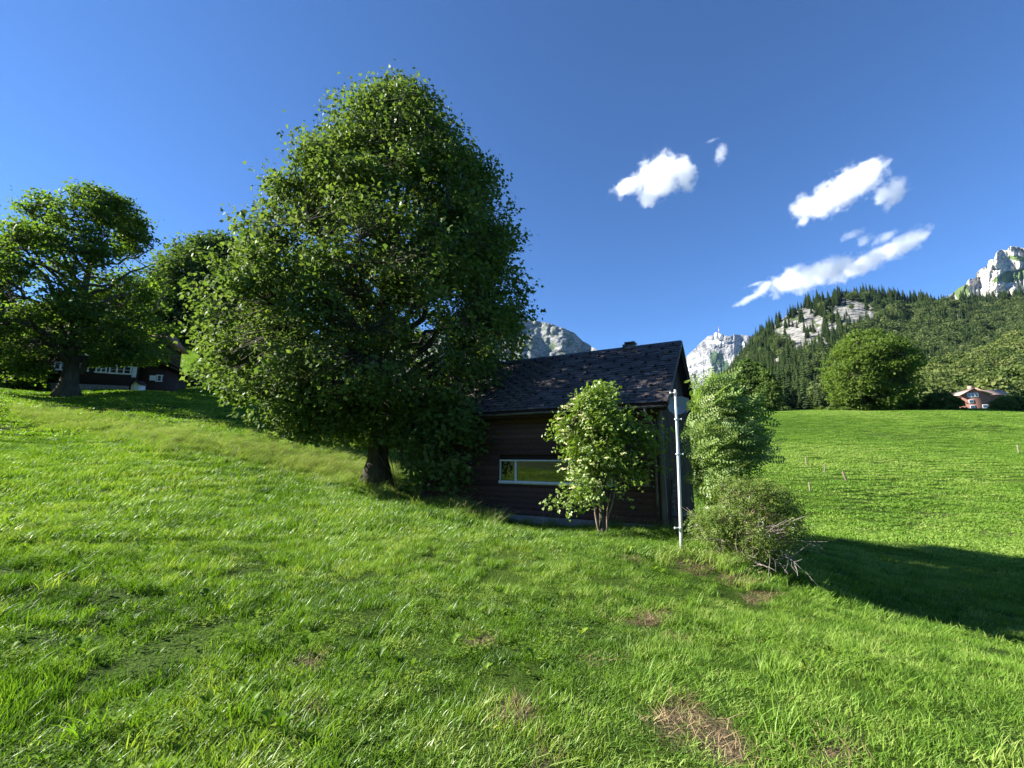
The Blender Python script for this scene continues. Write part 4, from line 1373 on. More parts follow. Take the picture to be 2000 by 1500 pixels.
rk = P(1313, 968, 12.75)
rk[2] = P(1313, 1003, 12.75)[2]
rack = empty('wooden_ladder', rk, HROT + math.pi / 2)
tag(rack, 'short weathered ladder leaning on the cabin gable behind the pole', 'ladder')
for sx in (-0.16, 0.16):
    piece('rail', 'weathered', rack, sx - 0.018, sx + 0.018, -0.03, 0.03, -0.35, 0.95, (0.1, 0, 0))
for q in range(7):
    piece('rung', 'weathered', rack, -0.15, 0.15, -0.02 - 0.014 * (q - 2), 0.02 - 0.014 * (q - 2), -0.14 + 0.15 * q, -0.11 + 0.15 * q)
bn = P(1318, 1003, 12.2)
bg = gz(bn[0], bn[1])
bench = empty('wooden_bench', (bn[0] + 0.15, bn[1], bg), HROT + math.pi / 2)
tag(bench, 'low plank bench beside the cabin gable at the foot of the ladder', 'bench')
hb = max(0.32, bn[2] - bg)
piece('seat', 'weathered', bench, -0.45, 0.45, -0.15, 0.15, hb - 0.045, hb)
for sx in (-0.36, 0.36):
    piece('leg', 'weathered', bench, sx - 0.03, sx + 0.03, -0.12, 0.12, -0.25, hb - 0.045)

# ---------------------------------------------------------------- white pole
pb = P(1331, 1076, 9.4); pb[2] = gz(pb[0], pb[1])
pt = P(1318.5, 761, 9.42)
pole = empty('white_pole', pb)
tag(pole, 'tall white metal pole standing in the grass before the cabin corner', 'pole')
top = pt - pb
ss = np.linspace(-0.06, 1, 8)
add('shaft', MB().tube([tuple(top * t + np.array([0.012 * math.sin(3 * t), 0, 0])) for t in ss], [0.036, 0.035, 0.034, 0.034, 0.033, 0.029, 0.028, 0.027], 14).mesh('shaft', True), MAT['metal'], pole)
for py_, side, w_ in ((768, -1, 0.075), (822, 1, 0.06), (892, 1, 0.065), (1034, -1, 0.085)):
    t = (1076 - py_) / (1076 - 761.0)
    c = top * t
    q = MB().tube([c + np.array([0, 0, -0.018]), c + np.array([0, 0, 0.018])], 0.041, 14)
    q.tube([c, c + np.array([side * (0.05 + w_), -0.02, 0.0])], 0.014, 8)
    q.tube([c + np.array([side * (0.03 + w_), -0.02, 0]), c + np.array([side * (0.05 + w_), -0.022, 0])], 0.026, 6)
    add('clamp', q.mesh('clamp'), MAT['metal'], pole)
add('conduit', MB().tube([top * t + np.array([0.046, 0.02, 0]) for t in np.linspace(0.45, 0.82, 5)], 0.010, 6).mesh('conduit'), MAT['black'], pole)

# ---------------------------------------------------------------- fence stakes
for px, pbot, ptop, Y, dx, wd, lab in ((1577, 926, 909, 44.0, 0, 0.05, 'upright thin stake farthest to the back of the four in the pale grass'), (1612, 938, 920, 40.0, 0.10, 0.05, 'thin stake tilted toward the house, beside the thick leaning post'),
                                       (1655, 951, 932, 37.0, -0.28, 0.085, 'thick fence post leaning sideways at the end of the pale grass'), (1583, 968, 949, 34.0, 0.01, 0.055, 'pale upright stake lowest of the four in the pale grass'), (1990, 886, 870, 52.0, 0.0, 0.07, 'lone fence stake at the photo edge in the far meadow')):
    b = P(px, pbot, Y); b[2] = gz(b[0], b[1])
    h = (pbot - ptop) * Y / FPX * 1.02
    st = MB().tube([(-dx * 0.15, 0, -0.2), (0, 0, 0), (dx * h * 0.5 + 0.01, 0, h * 0.5), (dx * h * 1.0, 0.01, h * 0.94), (dx * h * 1.02, 0.01, h)], [wd, wd, wd * 0.96, wd * 0.9, wd * 0.45], 7)
    tag(add('fence_stake', st.mesh('fence_stake'), MAT['stake'], None, b), lab, 'stake', 'stakes in the meadow')

# ---------------------------------------------------------------- chalet on the left
CH0 = P(262, 757, 42.0)
chd = np.array([math.sin(math.radians(69.6)), math.cos(math.radians(69.6)), 0])
chn = np.array([chd[1], -chd[0], 0])          # outward, to the camera
chal = empty('chalet', CH0, math.atan2(chd[1], chd[0]))
tag(chal, 'dark timber chalet with white window frames behind the spreading maple', 'chalet')


def ch_at(px, py, back=0.0):
    d = P(px, py, 1.0)
    t = ((CH0 - chn * back) @ chn) / (d @ chn)
    q = d * t - CH0
    return float(q @ chd), float(q[2])


xl, _ = ch_at(60, 740)
cw = MB().box(xl, 0, 0, 8.0, -1.5, 4.2)
add('wall', cw.mesh('wall'), MAT['dark_board'], chal)
mid = xl / 2
rf = MB()
for sg in (-1, 1):
    xe = xl - 0.9 if sg < 0 else 0.9
    a = [(xe, -0.9, 3.7), (xe, 8.9, 3.7), (mid, 8.9, 7.6), (mid, -0.9, 7.6)]
    b = [(p_[0], p_[1], p_[2] - 0.2) for p_ in a]
    rf.raw(a + b, [(0, 1, 2, 3), (7, 6, 5, 4), (0, 4, 5, 1), (1, 5, 6, 2), (3, 2, 6, 7), (0, 3, 7, 4)])
add('roof', rf.mesh('roof'), MAT['dark_board'], chal)
add('gable', MB().raw([(xl, 0.02, 4.2), (0, 0.02, 4.2), (mid, 0.02, 7.4), (xl, 0.3, 4.2), (0, 0.3, 4.2), (mid, 0.3, 7.4)], [(0, 1, 2, 2), (3, 5, 4, 4), (0, 2, 5, 3), (1, 4, 5, 2)]).mesh('gable'), MAT['dark_board'], chal)
piece('corner_board', 'white_paint', chal, -0.32, 0.03, -0.06, 0.0, ch_at(262, 737)[1], ch_at(266, 690)[1])
piece('base_course', 'concrete', chal, xl, -0.4, -0.05, 0.0, -1.5, 0.12)


def ch_window(px0, px1, py0, py1, lights, parent, yoff=0.0, back=0.0, shutter=False):
    a_, z1_ = ch_at(px0, py0, back); b_, z0_ = ch_at(px1, py1, back)
    w = empty('window', (0, back, 0)); w.parent = parent
    piece('sill', 'white_paint', w, a_ - 0.12, b_ + 0.12, -0.10, 0.0, z0_ - 0.12, z0_ + 0.02)
    piece('head', 'white_paint', w, a_ - 0.12, b_ + 0.12, -0.08, 0.0, z1_ - 0.02, z1_ + 0.10)
    for i in range(lights + 1):
        xx = a_ + (b_ - a_) * i / lights
        piece('frame', 'white_paint', w, xx - 0.06, xx + 0.06, -0.06, 0.0, z0_ + 0.02, z1_ - 0.02)
    for i in range(lights):
        u0, u1 = a_ + (b_ - a_) * i / lights + 0.06, a_ + (b_ - a_) * (i + 1) / lights - 0.06
        piece('pane', 'dark_glass', w, u0, u1, -0.03, -0.01, z0_ + 0.02, z1_ - 0.02)
        piece('glazing_bar', 'white_paint', w, u0, u1, -0.042, -0.031, (z0_ + z1_) / 2 - 0.015, (z0_ + z1_) / 2 + 0.015)
    if shutter:
        piece('shutter', 'white_paint', w, a_ - 0.62, a_ - 0.1, -0.07, -0.03, z0_, z1_)


for q in ((158, 176, 681, 693, 2), (200, 216, 683, 697, 2), (229, 254, 686, 700, 2), (150, 171, 710, 724, 2), (190, 207, 713, 727, 2), (216, 255, 715, 730, 3), (108, 130, 708, 722, 2), (112, 132, 678, 690, 2)):
    ch_window(*q, chal)
# lower wing with its roof falling to the right
xr, _ = ch_at(324, 740, 0.6)
wing = add('wing', MB().raw([(0.0, 0.6, -1.5), (xr, 0.6, -1.5), (xr, 0.6, ch_at(324, 716, 0.6)[1]), (0.0, 0.6, ch_at(266, 690, 0.6)[1]), (0, 6.5, -1.5), (xr, 6.5, -1.5), (xr, 6.5, ch_at(324, 716, 0.6)[1]), (0, 6.5, ch_at(266, 690, 0.6)[1])],
                            [(0, 1, 2, 3), (5, 4, 7, 6), (1, 5, 6, 2), (3, 2, 6, 7), (4, 0, 3, 7)]).mesh('wing'), MAT['dark_board'], chal)
za, zb_ = ch_at(264, 686, 0.2)[1], ch_at(337, 717, 0.2)[1]
x_e = ch_at(337, 717, 0.2)[0]
rw = MB().raw([(-0.1, -0.3, za), (x_e, -0.3, zb_), (x_e, 7.0, zb_), (-0.1, 7.0, za), (-0.1, -0.3, za - 0.16), (x_e, -0.3, zb_ - 0.16), (x_e, 7.0, zb_ - 0.16), (-0.1, 7.0, za - 0.16)],
              [(0, 1, 2, 3), (7, 6, 5, 4), (0, 4, 5, 1), (1, 5, 6, 2), (3, 2, 6, 7), (0, 3, 7, 4)])
add('wing_roof', rw.mesh('wing_roof'), MAT['dark_board'], chal)
for xx, zz in ((ch_at(265, 688)[0], ch_at(265, 688)[1]), (ch_at(284, 695)[0], ch_at(284, 695)[1])):
    add('beam_end', MB().tube([(xx, -0.42, zz), (xx, -0.30, zz)], 0.16, 12).mesh('beam_end'), MAT['white_paint'], chal)
ch_window(308, 315, 734, 744, 1, chal, 0, 0.58, True)
# tall rear block with shuttered window and tiled roof
bx0, bz0 = ch_at(240, 700, 3.0); bx1, bz1 = ch_at(317, 660, 3.0)
piece('rear_block', 'dark_board', chal, bx0, bx1, 3.0, 9.0, bz0, bz1)
rr_ = MB().raw([(bx0, 2.4, bz1 - 0.1), (bx1 + 0.6, 2.4, bz1 - 0.1), (bx1 + 0.2, 6.0, bz1 + 0.9), (bx0, 6.0, bz1 + 0.9), (bx0, 2.4, bz1 - 0.3), (bx1 + 0.6, 2.4, bz1 - 0.3), (bx1 + 0.6, 9.6, bz1 - 0.3), (bx0, 9.6, bz1 - 0.3)],
               [(0, 1, 2, 3), (4, 5, 1, 0), (2, 6, 7, 3), (1, 5, 6, 2), (0, 3, 7, 4), (4, 7, 6, 5)])
add('rear_roof', rr_.mesh('rear_roof'), MAT['red_tile'], chal)
ch_window(304, 309, 676, 692, 1, chal, 0, 2.98, True)
# small white hut before the chalet
hb_ = P(269, 757, 39.0)
hut = empty('white_hut', hb_, math.radians(-6))
tag(hut, 'tiny white gabled hut in front of the chalet corner post', 'hut')
hm_ = MB().raw([(-0.36, -0.3, -0.8), (0.36, -0.3, -0.8), (0.36, -0.3, 0.28), (0, -0.3, 0.56), (-0.36, -0.3, 0.28), (-0.36, 0.4, -0.8), (0.36, 0.4, -0.8), (0.36, 0.4, 0.28), (0, 0.4, 0.56), (-0.36, 0.4, 0.28)],
               [(0, 1, 2, 4), (4, 2, 3, 3), (6, 5, 9, 7), (7, 9, 8, 8), (1, 6, 7, 2), (5, 0, 4, 9), (2, 7, 8, 3), (9, 4, 3, 8)])
add('wall', hm_.mesh('wall'), MAT['white_paint'], hut)
for sg in (-1, 1):
    a = [(sg * 0.46, -0.38, 0.21), (sg * 0.46, 0.48, 0.21), (0, 0.48, 0.60), (0, -0.38, 0.60)]
    b = [(p_[0], p_[1], p_[2] + 0.05) for p_ in a]
    add('roof', MB().raw(a + b, [(0, 1, 2, 3), (7, 6, 5, 4), (0, 4, 5, 1), (1, 5, 6, 2), (3, 2, 6, 7), (0, 3, 7, 4)]).mesh('roof'), MAT['dark_board'], hut)

# ---------------------------------------------------------------- brown house beyond the meadow
BHY = 150.0
bo = P(1909, 801, BHY)
bh_ = empty('brown_house', bo, math.radians(-20))
tag(bh_, 'brown house with pale tiled roof and white windows beyond the meadow', 'house')
mpx = BHY / FPX
G = 4.0
hz, pz = 31 * mpx, 42 * mpx
add('wall', MB().raw([(-G, 0, -3), (G, 0, -3), (G, 0, hz), (0, 0, pz), (-G, 0, hz), (-G, 11, -3), (G, 11, -3), (G, 11, hz), (0, 11, pz), (-G, 11, hz)],
                     [(0, 1, 2, 4), (4, 2, 3, 3), (6, 5, 9, 7), (7, 9, 8, 8), (1, 6, 7, 2), (5, 0, 4, 9)]).mesh('wall'), MAT['brown_wall'], bh_)
rf = MB()
for sg in (-1, 1):
    a = [(sg * (G + 0.45), -0.7, hz - 0.3), (sg * (G + 0.45), 11.7, hz - 0.3), (0, 11.7, pz + 0.15), (0, -0.7, pz + 0.15)]
    b = [(p_[0], p_[1], p_[2] + 0.25) for p_ in a]
    rf.raw(a + b, [(0, 1, 2, 3), (7, 6, 5, 4), (0, 4, 5, 1), (1, 5, 6, 2), (3, 2, 6, 7), (0, 3, 7, 4)])
mr = add('roof', rf.mesh('roof'), MAT['pink_tile'], bh_)
piece('chimney', 'pink_tile', mr, 0.3, 1.4, 3.0, 4.0, pz - 0.3, pz + 1.5)
# side wing, ridge across
add('side_wing', MB().raw([(G, 3, -3), (G + 5.5, 3, -3), (G + 5.5, 3, hz), (G, 3, hz), (G, 9, -3), (G + 5.5, 9, -3), (G + 5.5, 9, hz), (G, 9, hz), (G, 6, pz - 0.4), (G + 5.5, 6, pz - 0.4)],
                          [(0, 1, 2, 3), (5, 4, 7, 6), (1, 5, 6, 2), (2, 6, 9, 9), (3, 8, 7, 7)]).mesh('side_wing'), MAT['brown_wall'], bh_)
sr = MB()
for sg, ye in ((-1, 2.2), (1, 9.8)):
    a = [(-0.5, ye, hz - 0.3), (G + 6.3, ye, hz - 0.3), (G + 6.3, 6, pz - 0.1), (-0.5, 6, pz - 0.1)]
    b = [(p_[0], p_[1], p_[2] + 0.25) for p_ in a]
    sr.raw(a + b, [(0, 1, 2, 3), (7, 6, 5, 4), (0, 4, 5, 1), (1, 5, 6, 2), (3, 2, 6, 7), (0, 3, 7, 4)])
add('wing_roof', sr.mesh('wing_roof'), MAT['pink_tile'], bh_)


def bh_window(cx, cz, w, h, lights):
    o = empty('window', (cx, 0, cz)); o.parent = bh_
    piece('frame', 'white_paint', o, -w / 2, w / 2, -0.16, 0.0, -h / 2, h / 2)
    for i in range(lights):
        piece('pane', 'glass', o, -w / 2 + w * i / lights + 0.14, -w / 2 + w * (i + 1) / lights - 0.14, -0.19, -0.165, -h / 2 + 0.16, h / 2 - 0.16)


bh_window(-0.6, 30 * mpx, 2.9, 1.5, 3)
bh_window(-1.3, 17.5 * mpx, 1.3, 1.2, 1)
bh_window(-1.2, 6.5 * mpx, 1.3, 1.2, 1)
bh_window(2.2, 7 * mpx, 1.5, 1.2, 1)

# ---------------------------------------------------------------- station and mast on the summit
sm = P(1404, 656, 4990.0)
stn = empty('summit_station', sm)
tag(stn, 'white summit station with tall red and white mast on the far mountain', 'station')
add('station_block', MB().box(-45, -12, -20, 20, -30, 34).box(-12, 40, -20, 20, -40, 18).mesh('station_block'), MAT['render_wall'], stn)
mz = [0, 35, 60, 85, 115]
for i in range(4):
    add('mast_section', MB().tube([(4, 0, mz[i]), (4, 0, mz[i + 1])], [5.0 - i * 0.9, 4.4 - i * 0.9], 8).mesh('mast_section'), MAT['red_paint'] if i % 2 else MAT['white_paint'], stn)

# ---------------------------------------------------------------- shrubs by the cabin
ELDER = pinnate(2, 0.11, 0.36)
eb = P(1178, 1032, 11.1); eb[2] = gz(eb[0], eb[1])
E_ROWS = [(762, 1128, 1160), (780, 1108, 1180), (800, 1092, 1205), (825, 1080, 1262), (850, 1082, 1282), (875, 1094, 1284), (900, 1090, 1272), (920, 1092, 1262), (940, 1098, 1205), (965, 1096, 1185), (985, 1120, 1178)]
eprof = profile(E_ROWS, 11.1, eb, 0.88)


def elder_arms():
    r_ = np.random.default_rng(403)
    out = []
    for ex, ey, Y_ in ((1286, 828, 11.0), (1292, 850, 11.0), (1280, 905, 10.8), (1245, 800, 11.1), (1086, 800, 11.0), (1074, 828, 11.0), (1086, 965, 10.6), (1100, 990, 10.5), (1140, 762, 11.1), (1150, 960, 10.4), (1215, 940, 10.6), (1110, 925, 10.4)):
        e = P(ex, ey, Y_)
        for t in (0.5, 0.66, 0.78, 0.87, 0.93):
            m_ = eb + np.array([0, 0, 1.0])
            out.append(m_ + (e - m_) * t + r_.normal(size=3) * 0.08)
    return np.array(out)


elder = grow('elder_shrub', eb, eprof, 420, 9, ELDER, 0.22, MAT['elder'], 0.065, 401, depth=0.62, cl_r=0.15, inner=0.40, limbs=16, gap=0.50, gap_sc=1.7, lobes=0.3, lobe_sc=1.2, trunk_top=0.7, wob=4.0, lean=(-0.05, 0.0),
             boughs=(40, 0.22, 0.38), extra=elder_arms(), reject=in_cabin, label='flowering elder shrub with cream blossom against the cabin wall', cat='shrub', twig_r=0.006, upright=0.8, flare=0.3, up=0.9)
r_ = np.random.default_rng(404)
for dx_, dy_, hh, rr_0 in ((-0.30, -0.05, 1.35, 0.035), (0.34, 0.06, 1.5, 0.032), (0.12, -0.22, 1.1, 0.026), (-0.12, 0.1, 1.7, 0.03)):
    ts = np.linspace(0, 1, 8)
    path = np.stack([0.05 * np.sign(dx_) + dx_ * ts ** 1.3 + 0.04 * np.sin(5 * ts + hh * 7), dy_ * ts + 0.03 * np.cos(6 * ts), -0.1 + hh * ts], -1)
    add('stem', MB().tube(path, np.linspace(rr_0, rr_0 * 0.4, 8), 7, caps=False).mesh('stem', True), MAT['twig'], elder)
r_ = np.random.default_rng(402)
nb = 60
zz = eprof[0, 0] + (eprof[-1, 0] - eprof[0, 0]) * (0.12 + 0.85 * r_.random(nb))
azz = math.radians(200) + r_.normal(size=nb) * 0.85
rr = crown_radius(eprof, zz, azz, 0.62) * (0.85 + 0.2 * r_.random(nb))
bc = np.stack([np.cos(azz) * rr, np.sin(azz) * rr, zz - eb[2] + 0.03], -1)
bc = bc[~in_cabin(bc + eb)]
PET = T_([(-0.5, -0.5, 0), (0.5, -0.5, 0.1), (0.5, 0.5, 0), (-0.5, 0.5, 0.1)], [(0, 1, 2), (0, 2, 3)])
m_ = 26
off = r_.normal(size=(len(bc), m_, 3)) * np.array([0.045, 0.045, 0.010])
nr_ = np.concatenate([off.reshape(-1, 3) * 4 + np.array([-0.25, -0.35, 0.9])])
pp = (bc[:, None] + off).reshape(-1, 3)
v, f = stamp(PET[0], PET[1], pp, frames(r_.normal(size=pp.shape), nr_), 0.028 * (0.7 + 0.6 * r_.random(len(pp))))
o = add('blossoms', mesh_np('blossoms', v, f, {'rnd': np.repeat(r_.random(len(pp)), 4)}), MAT['blossom'], elder)
o['kind'] = 'stuff'

ROWAN = pinnate(6, 0.055, 0.26, 0.18)
rb = P(1400, 1020, 10.3); rb[2] = gz(rb[0], rb[1])
R_ROWS = [(752, 1380, 1398), (768, 1370, 1420), (785, 1360, 1448), (810, 1345, 1462), (835, 1338, 1480), (860, 1336, 1488), (890, 1342, 1482), (920, 1348, 1470), (945, 1358, 1455), (968, 1370, 1440)]
grow('rowan_tree', rb, profile(R_ROWS, 10.3, rb, 0.85), 400, 6, ROWAN, 0.37, MAT['rowan'], 0.06, 411, depth=0.8, cl_r=0.15, inner=0.42, limbs=18, gap=0.4, gap_sc=1.6, lobes=0.2, lobe_sc=0.9, trunk_top=0.8,
     reject=in_cabin, label='young rowan with windblown feathery leaves beside the cabin gable', wind=(1.0, -0.1, 0.55), twig_r=0.005, upright=1.0, flare=0.2, up=0.25)

ROSE = pinnate(3, 0.085, 0.26)
ro = P(1462, 1102, 9.1); ro[2] = gz(ro[0], ro[1])
S_ROWS = [(932, 1446, 1478), (945, 1412, 1512), (965, 1388, 1535), (990, 1368, 1548), (1015, 1356, 1553), (1038, 1360, 1553), (1058, 1395, 1548), (1078, 1425, 1530), (1095, 1440, 1510)]
rose = grow('rose_bush', ro, profile(S_ROWS, 9.1, ro), 1050, 13, ROSE, 0.105, MAT['rose'], 0.03, 421, depth=0.9, cl_r=0.11, inner=0.42, limbs=30, gap=0.46, gap_sc=2.2, lobes=0.15, lobe_sc=1.0, trunk_top=0.6,
            label='wild rose bush with bare grey lower twigs right of the white pole', cat='bush', twig_r=0.004, upright=0.9, flare=0.0, bark_mat=MAT['twig'], wind=(0.3, 0, 0.1))
r_ = np.random.default_rng(422)
mb = MB()
for k in range(92):
    a = r_.random() * 6.28
    L = 0.5 + 0.75 * r_.random()
    rise = 0.15 + 0.75 * r_.random() if k < 60 else 0.02 + 0.3 * r_.random()
    if k >= 60:
        a = -0.6 + r_.normal() * 1.3
    p0 = np.array([r_.normal() * 0.12, r_.normal() * 0.12, 0.02]) if k < 60 else np.array([0.15 + r_.normal() * 0.3, -0.15 + r_.normal() * 0.3, 0.05 + 0.3 * r_.random()])
    L = L if k < 60 else L * 0.6
    e = p0 + np.array([math.cos(a) * L, math.sin(a) * L, rise * L + 0.05])
    if k >= 60:
        zg = gz(ro[0] + e[0], ro[1] + e[1]) - ro[2]
        e[2] = zg + 0.08 + 0.5 * r_.random()
    mid_ = (p0 + e) / 2 + np.array([r_.normal() * 0.1, r_.normal() * 0.1, 0.25 * L])
    s = np.linspace(0, 1, 7)[:, None]
    path = (1 - s) ** 2 * p0 + 2 * s * (1 - s) * mid_ + s * s * e + r_.normal(size=(7, 3)) * 0.018
    mb.tube(path, np.linspace(0.009, 0.0025, 7), 4, caps=False)
    for q in range(3):
        i = r_.integers(2, 6)
        dv = r_.normal(size=3) * 0.13 + (path[i] - path[i - 1]) * 1.2
        mb.tube([path[i], path[i] + dv * 0.5 + r_.normal(size=3) * 0.01, path[i] + dv], [0.005, 0.004, 0.002], 3, caps=False)
add('stems', mb.mesh('stems', True), MAT['deadwood'], rose)
rp = profile(S_ROWS, 9.1, ro)
nb = 34
zz = rp[0, 0] + (rp[-1, 0] - rp[0, 0]) * (0.35 + 0.6 * r_.random(nb)); azz = r_.random(nb) * 6.28
rr = crown_radius(rp, zz, azz, 0.9)
bc = np.stack([np.cos(azz) * rr, np.sin(azz) * rr, zz - ro[2]], -1)
pp = np.repeat(bc, 5, 0) + r_.normal(size=(nb * 5, 3)) * 0.012
v, f = stamp(LEAF_OVAL[0], LEAF_OVAL[1], pp, frames(r_.normal(size=pp.shape), np.repeat(r_.normal(size=(nb, 3)) + np.array([0, -1, 1]), 5, 0)), np.full(len(pp), 0.03))
o = add('blossoms', mesh_np('blossoms', v, f, {'rnd': np.repeat(r_.random(len(pp)), 4)}), MAT['rose_blossom'], rose)
o['kind'] = 'stuff'


# ---------------------------------------------------------------- grass
def tuft(rs, blades, radius, h0, h1, width, lean=0.45, mats=('grass',), curl=0.6, seeds=0):
    r_ = np.random.default_rng(rs)
    V, F = [], []
    n = 0
    mi = []
    for k in range(blades):
        a = r_.random() * 6.28; q = radius * math.sqrt(r_.random())
        b = np.array([math.cos(a) * q, math.sin(a) * q, -0.03])
        h = h0 + (h1 - h0) * r_.random() ** 1.4
        d = np.array([lean + r_.normal() * 0.35, r_.normal() * 0.4])
        w = width * (0.7 + 0.6 * r_.random())
        t2 = r_.random() * 3.14
        wd = np.array([math.cos(t2), math.sin(t2), 0]) * w * 0.5
        pts_ = []
        for s in (0, 0.4, 0.75, 1.0):
            pts_.append(b + np.array([d[0] * h * s ** 1.7 * curl * 1.4, d[1] * h * s ** 1.7 * curl * 1.4, h * (s - 0.28 * curl * s ** 2.4)]))
        ww = (1, 0.9, 0.55, 0.0)
        for p_, s in zip(pts_[:3], ww):
            V += [p_ - wd * s, p_ + wd * s]
        V.append(pts_[3])
        F += [(n, n + 1, n + 3), (n, n + 3, n + 2), (n + 2, n + 3, n + 5), (n + 2, n + 5, n + 4), (n + 4, n + 5, n + 6)]
        mi += [0] * 5
        n += 7
        if k < seeds:
            tip = pts_[3]; ax = (pts_[3] - pts_[2]); ax /= np.linalg.norm(ax) + 1e-6
            for q in range(7):
                c = tip + ax * (-0.09 + 0.02 * q) + r_.normal(size=3) * 0.006
                s = 0.010 + 0.004 * r_.random()
                u_ = r_.normal(size=3); u_ /= np.linalg.norm(u_)
                V += [c - u_ * s * 0.6, c + np.cross(u_, ax) * s * 0.6, c + ax * s * 2.2]
                F.append((n, n + 1, n + 2)); mi.append(1); n += 3
    me = mesh_np('tuft', np.array(V), np.array(F))
    for m in mats:
        me.materials.append(MAT[m])
    me.polygons.foreach_set('material_index', np.array(mi, np.int32))
    return me


def weed(rs, leaves, L, w, rise):
    r_ = np.random.default_rng(rs)
    V, F = [], []
    for k in range(leaves):
        a = k * 2.4 + r_.normal() * 0.3
        n = len(V)
        d = np.array([math.cos(a), math.sin(a), 0]); s = np.array([-d[1], d[0], 0])
        l = L * (0.6 + 0.6 * r_.random()); ww = w * (0.7 + 0.5 * r_.random()); rz = rise * (0.5 + r_.random())
        for t, wt in ((0.05, 0.12), (0.35, 0.8), (0.65, 1.0), (0.88, 0.6)):
            c = d * l * t + np.array([0, 0, l * rz * (t - 0.55 * t * t) * 1.6])
            V += [c - s * ww * wt + np.array([0, 0, 0.12 * ww]), c, c + s * ww * wt + np.array([0, 0, 0.12 * ww])]
        c = d * l + np.array([0, 0, l * rz * 0.45 * 1.6]); V.append(c)
        for q in range(3):
            i = n + q * 3
            F += [(i, i + 1, i + 4), (i, i + 4, i + 3), (i + 1, i + 2, i + 5), (i + 1, i + 5, i + 4)]
        F += [(n + 9, n + 10, n + 12), (n + 10, n + 11, n + 12)]
    me = mesh_np('weed', np.array(V), np.array(F)); me.materials.append(MAT['weed'])
    return me


def clover(rs):
    r_ = np.random.default_rng(rs)
    V, F = [], []
    for k in range(26):
        a = r_.random() * 6.28; q = 0.13 * math.sqrt(r_.random()); h = 0.05 + 0.05 * r_.random()
        c = np.array([math.cos(a) * q, math.sin(a) * q, h])
        for j in range(3):
            b = j * 2.094 + a
            d = np.array([math.cos(b), math.sin(b), 0.25]); s = np.array([-d[1], d[0], 0]); n = len(V)
            V += [c, c + d * 0.009 + s * 0.007, c + d * 0.018, c + d * 0.009 - s * 0.007]
            F += [(n, n + 1, n + 2), (n, n + 2, n + 3)]
    me = mesh_np('clover', np.array(V), np.array(F)); me.materials.append(MAT['weed'])
    return me


def place(r0, r1, per_m2, r_, az=62):
    a = math.radians(az)
    n = int(per_m2 * a * (r1 * r1 - r0 * r0))
    rr_ = np.sqrt(r0 * r0 + (r1 * r1 - r0 * r0) * r_.random(n))
    t = (r_.random(n) * 2 - 1) * a
    x, y = rr_ * np.sin(t), rr_ * np.cos(t)
    return x, y


def outside(x, y):
    q = hloc(np.stack([x, y, 0 * x], -1))
    cabin = (q[:, 0] > -HL) & (q[:, 0] < 0.02) & (q[:, 1] > 0.02) & (q[:, 1] < HW)
    qc = np.stack([x, y], -1) - CH0[:2]
    cx_, cy_ = qc @ chd[:2], -(qc @ chn[:2])
    return ~(cabin | ((cx_ > xl) & (cx_ < xr) & (cy_ > 0) & (cy_ < 9)))


def tint_at(x, y, z, r_):
    p3 = np.stack([x, y, 0 * x], -1)
    t = 0.56 + 0.30 * fbm(p3 * 0.45, 3, 61) + 0.36 * fbm(p3 * 2.4, 3, 62) + 0.27 * r_.normal(size=len(x))
    return t


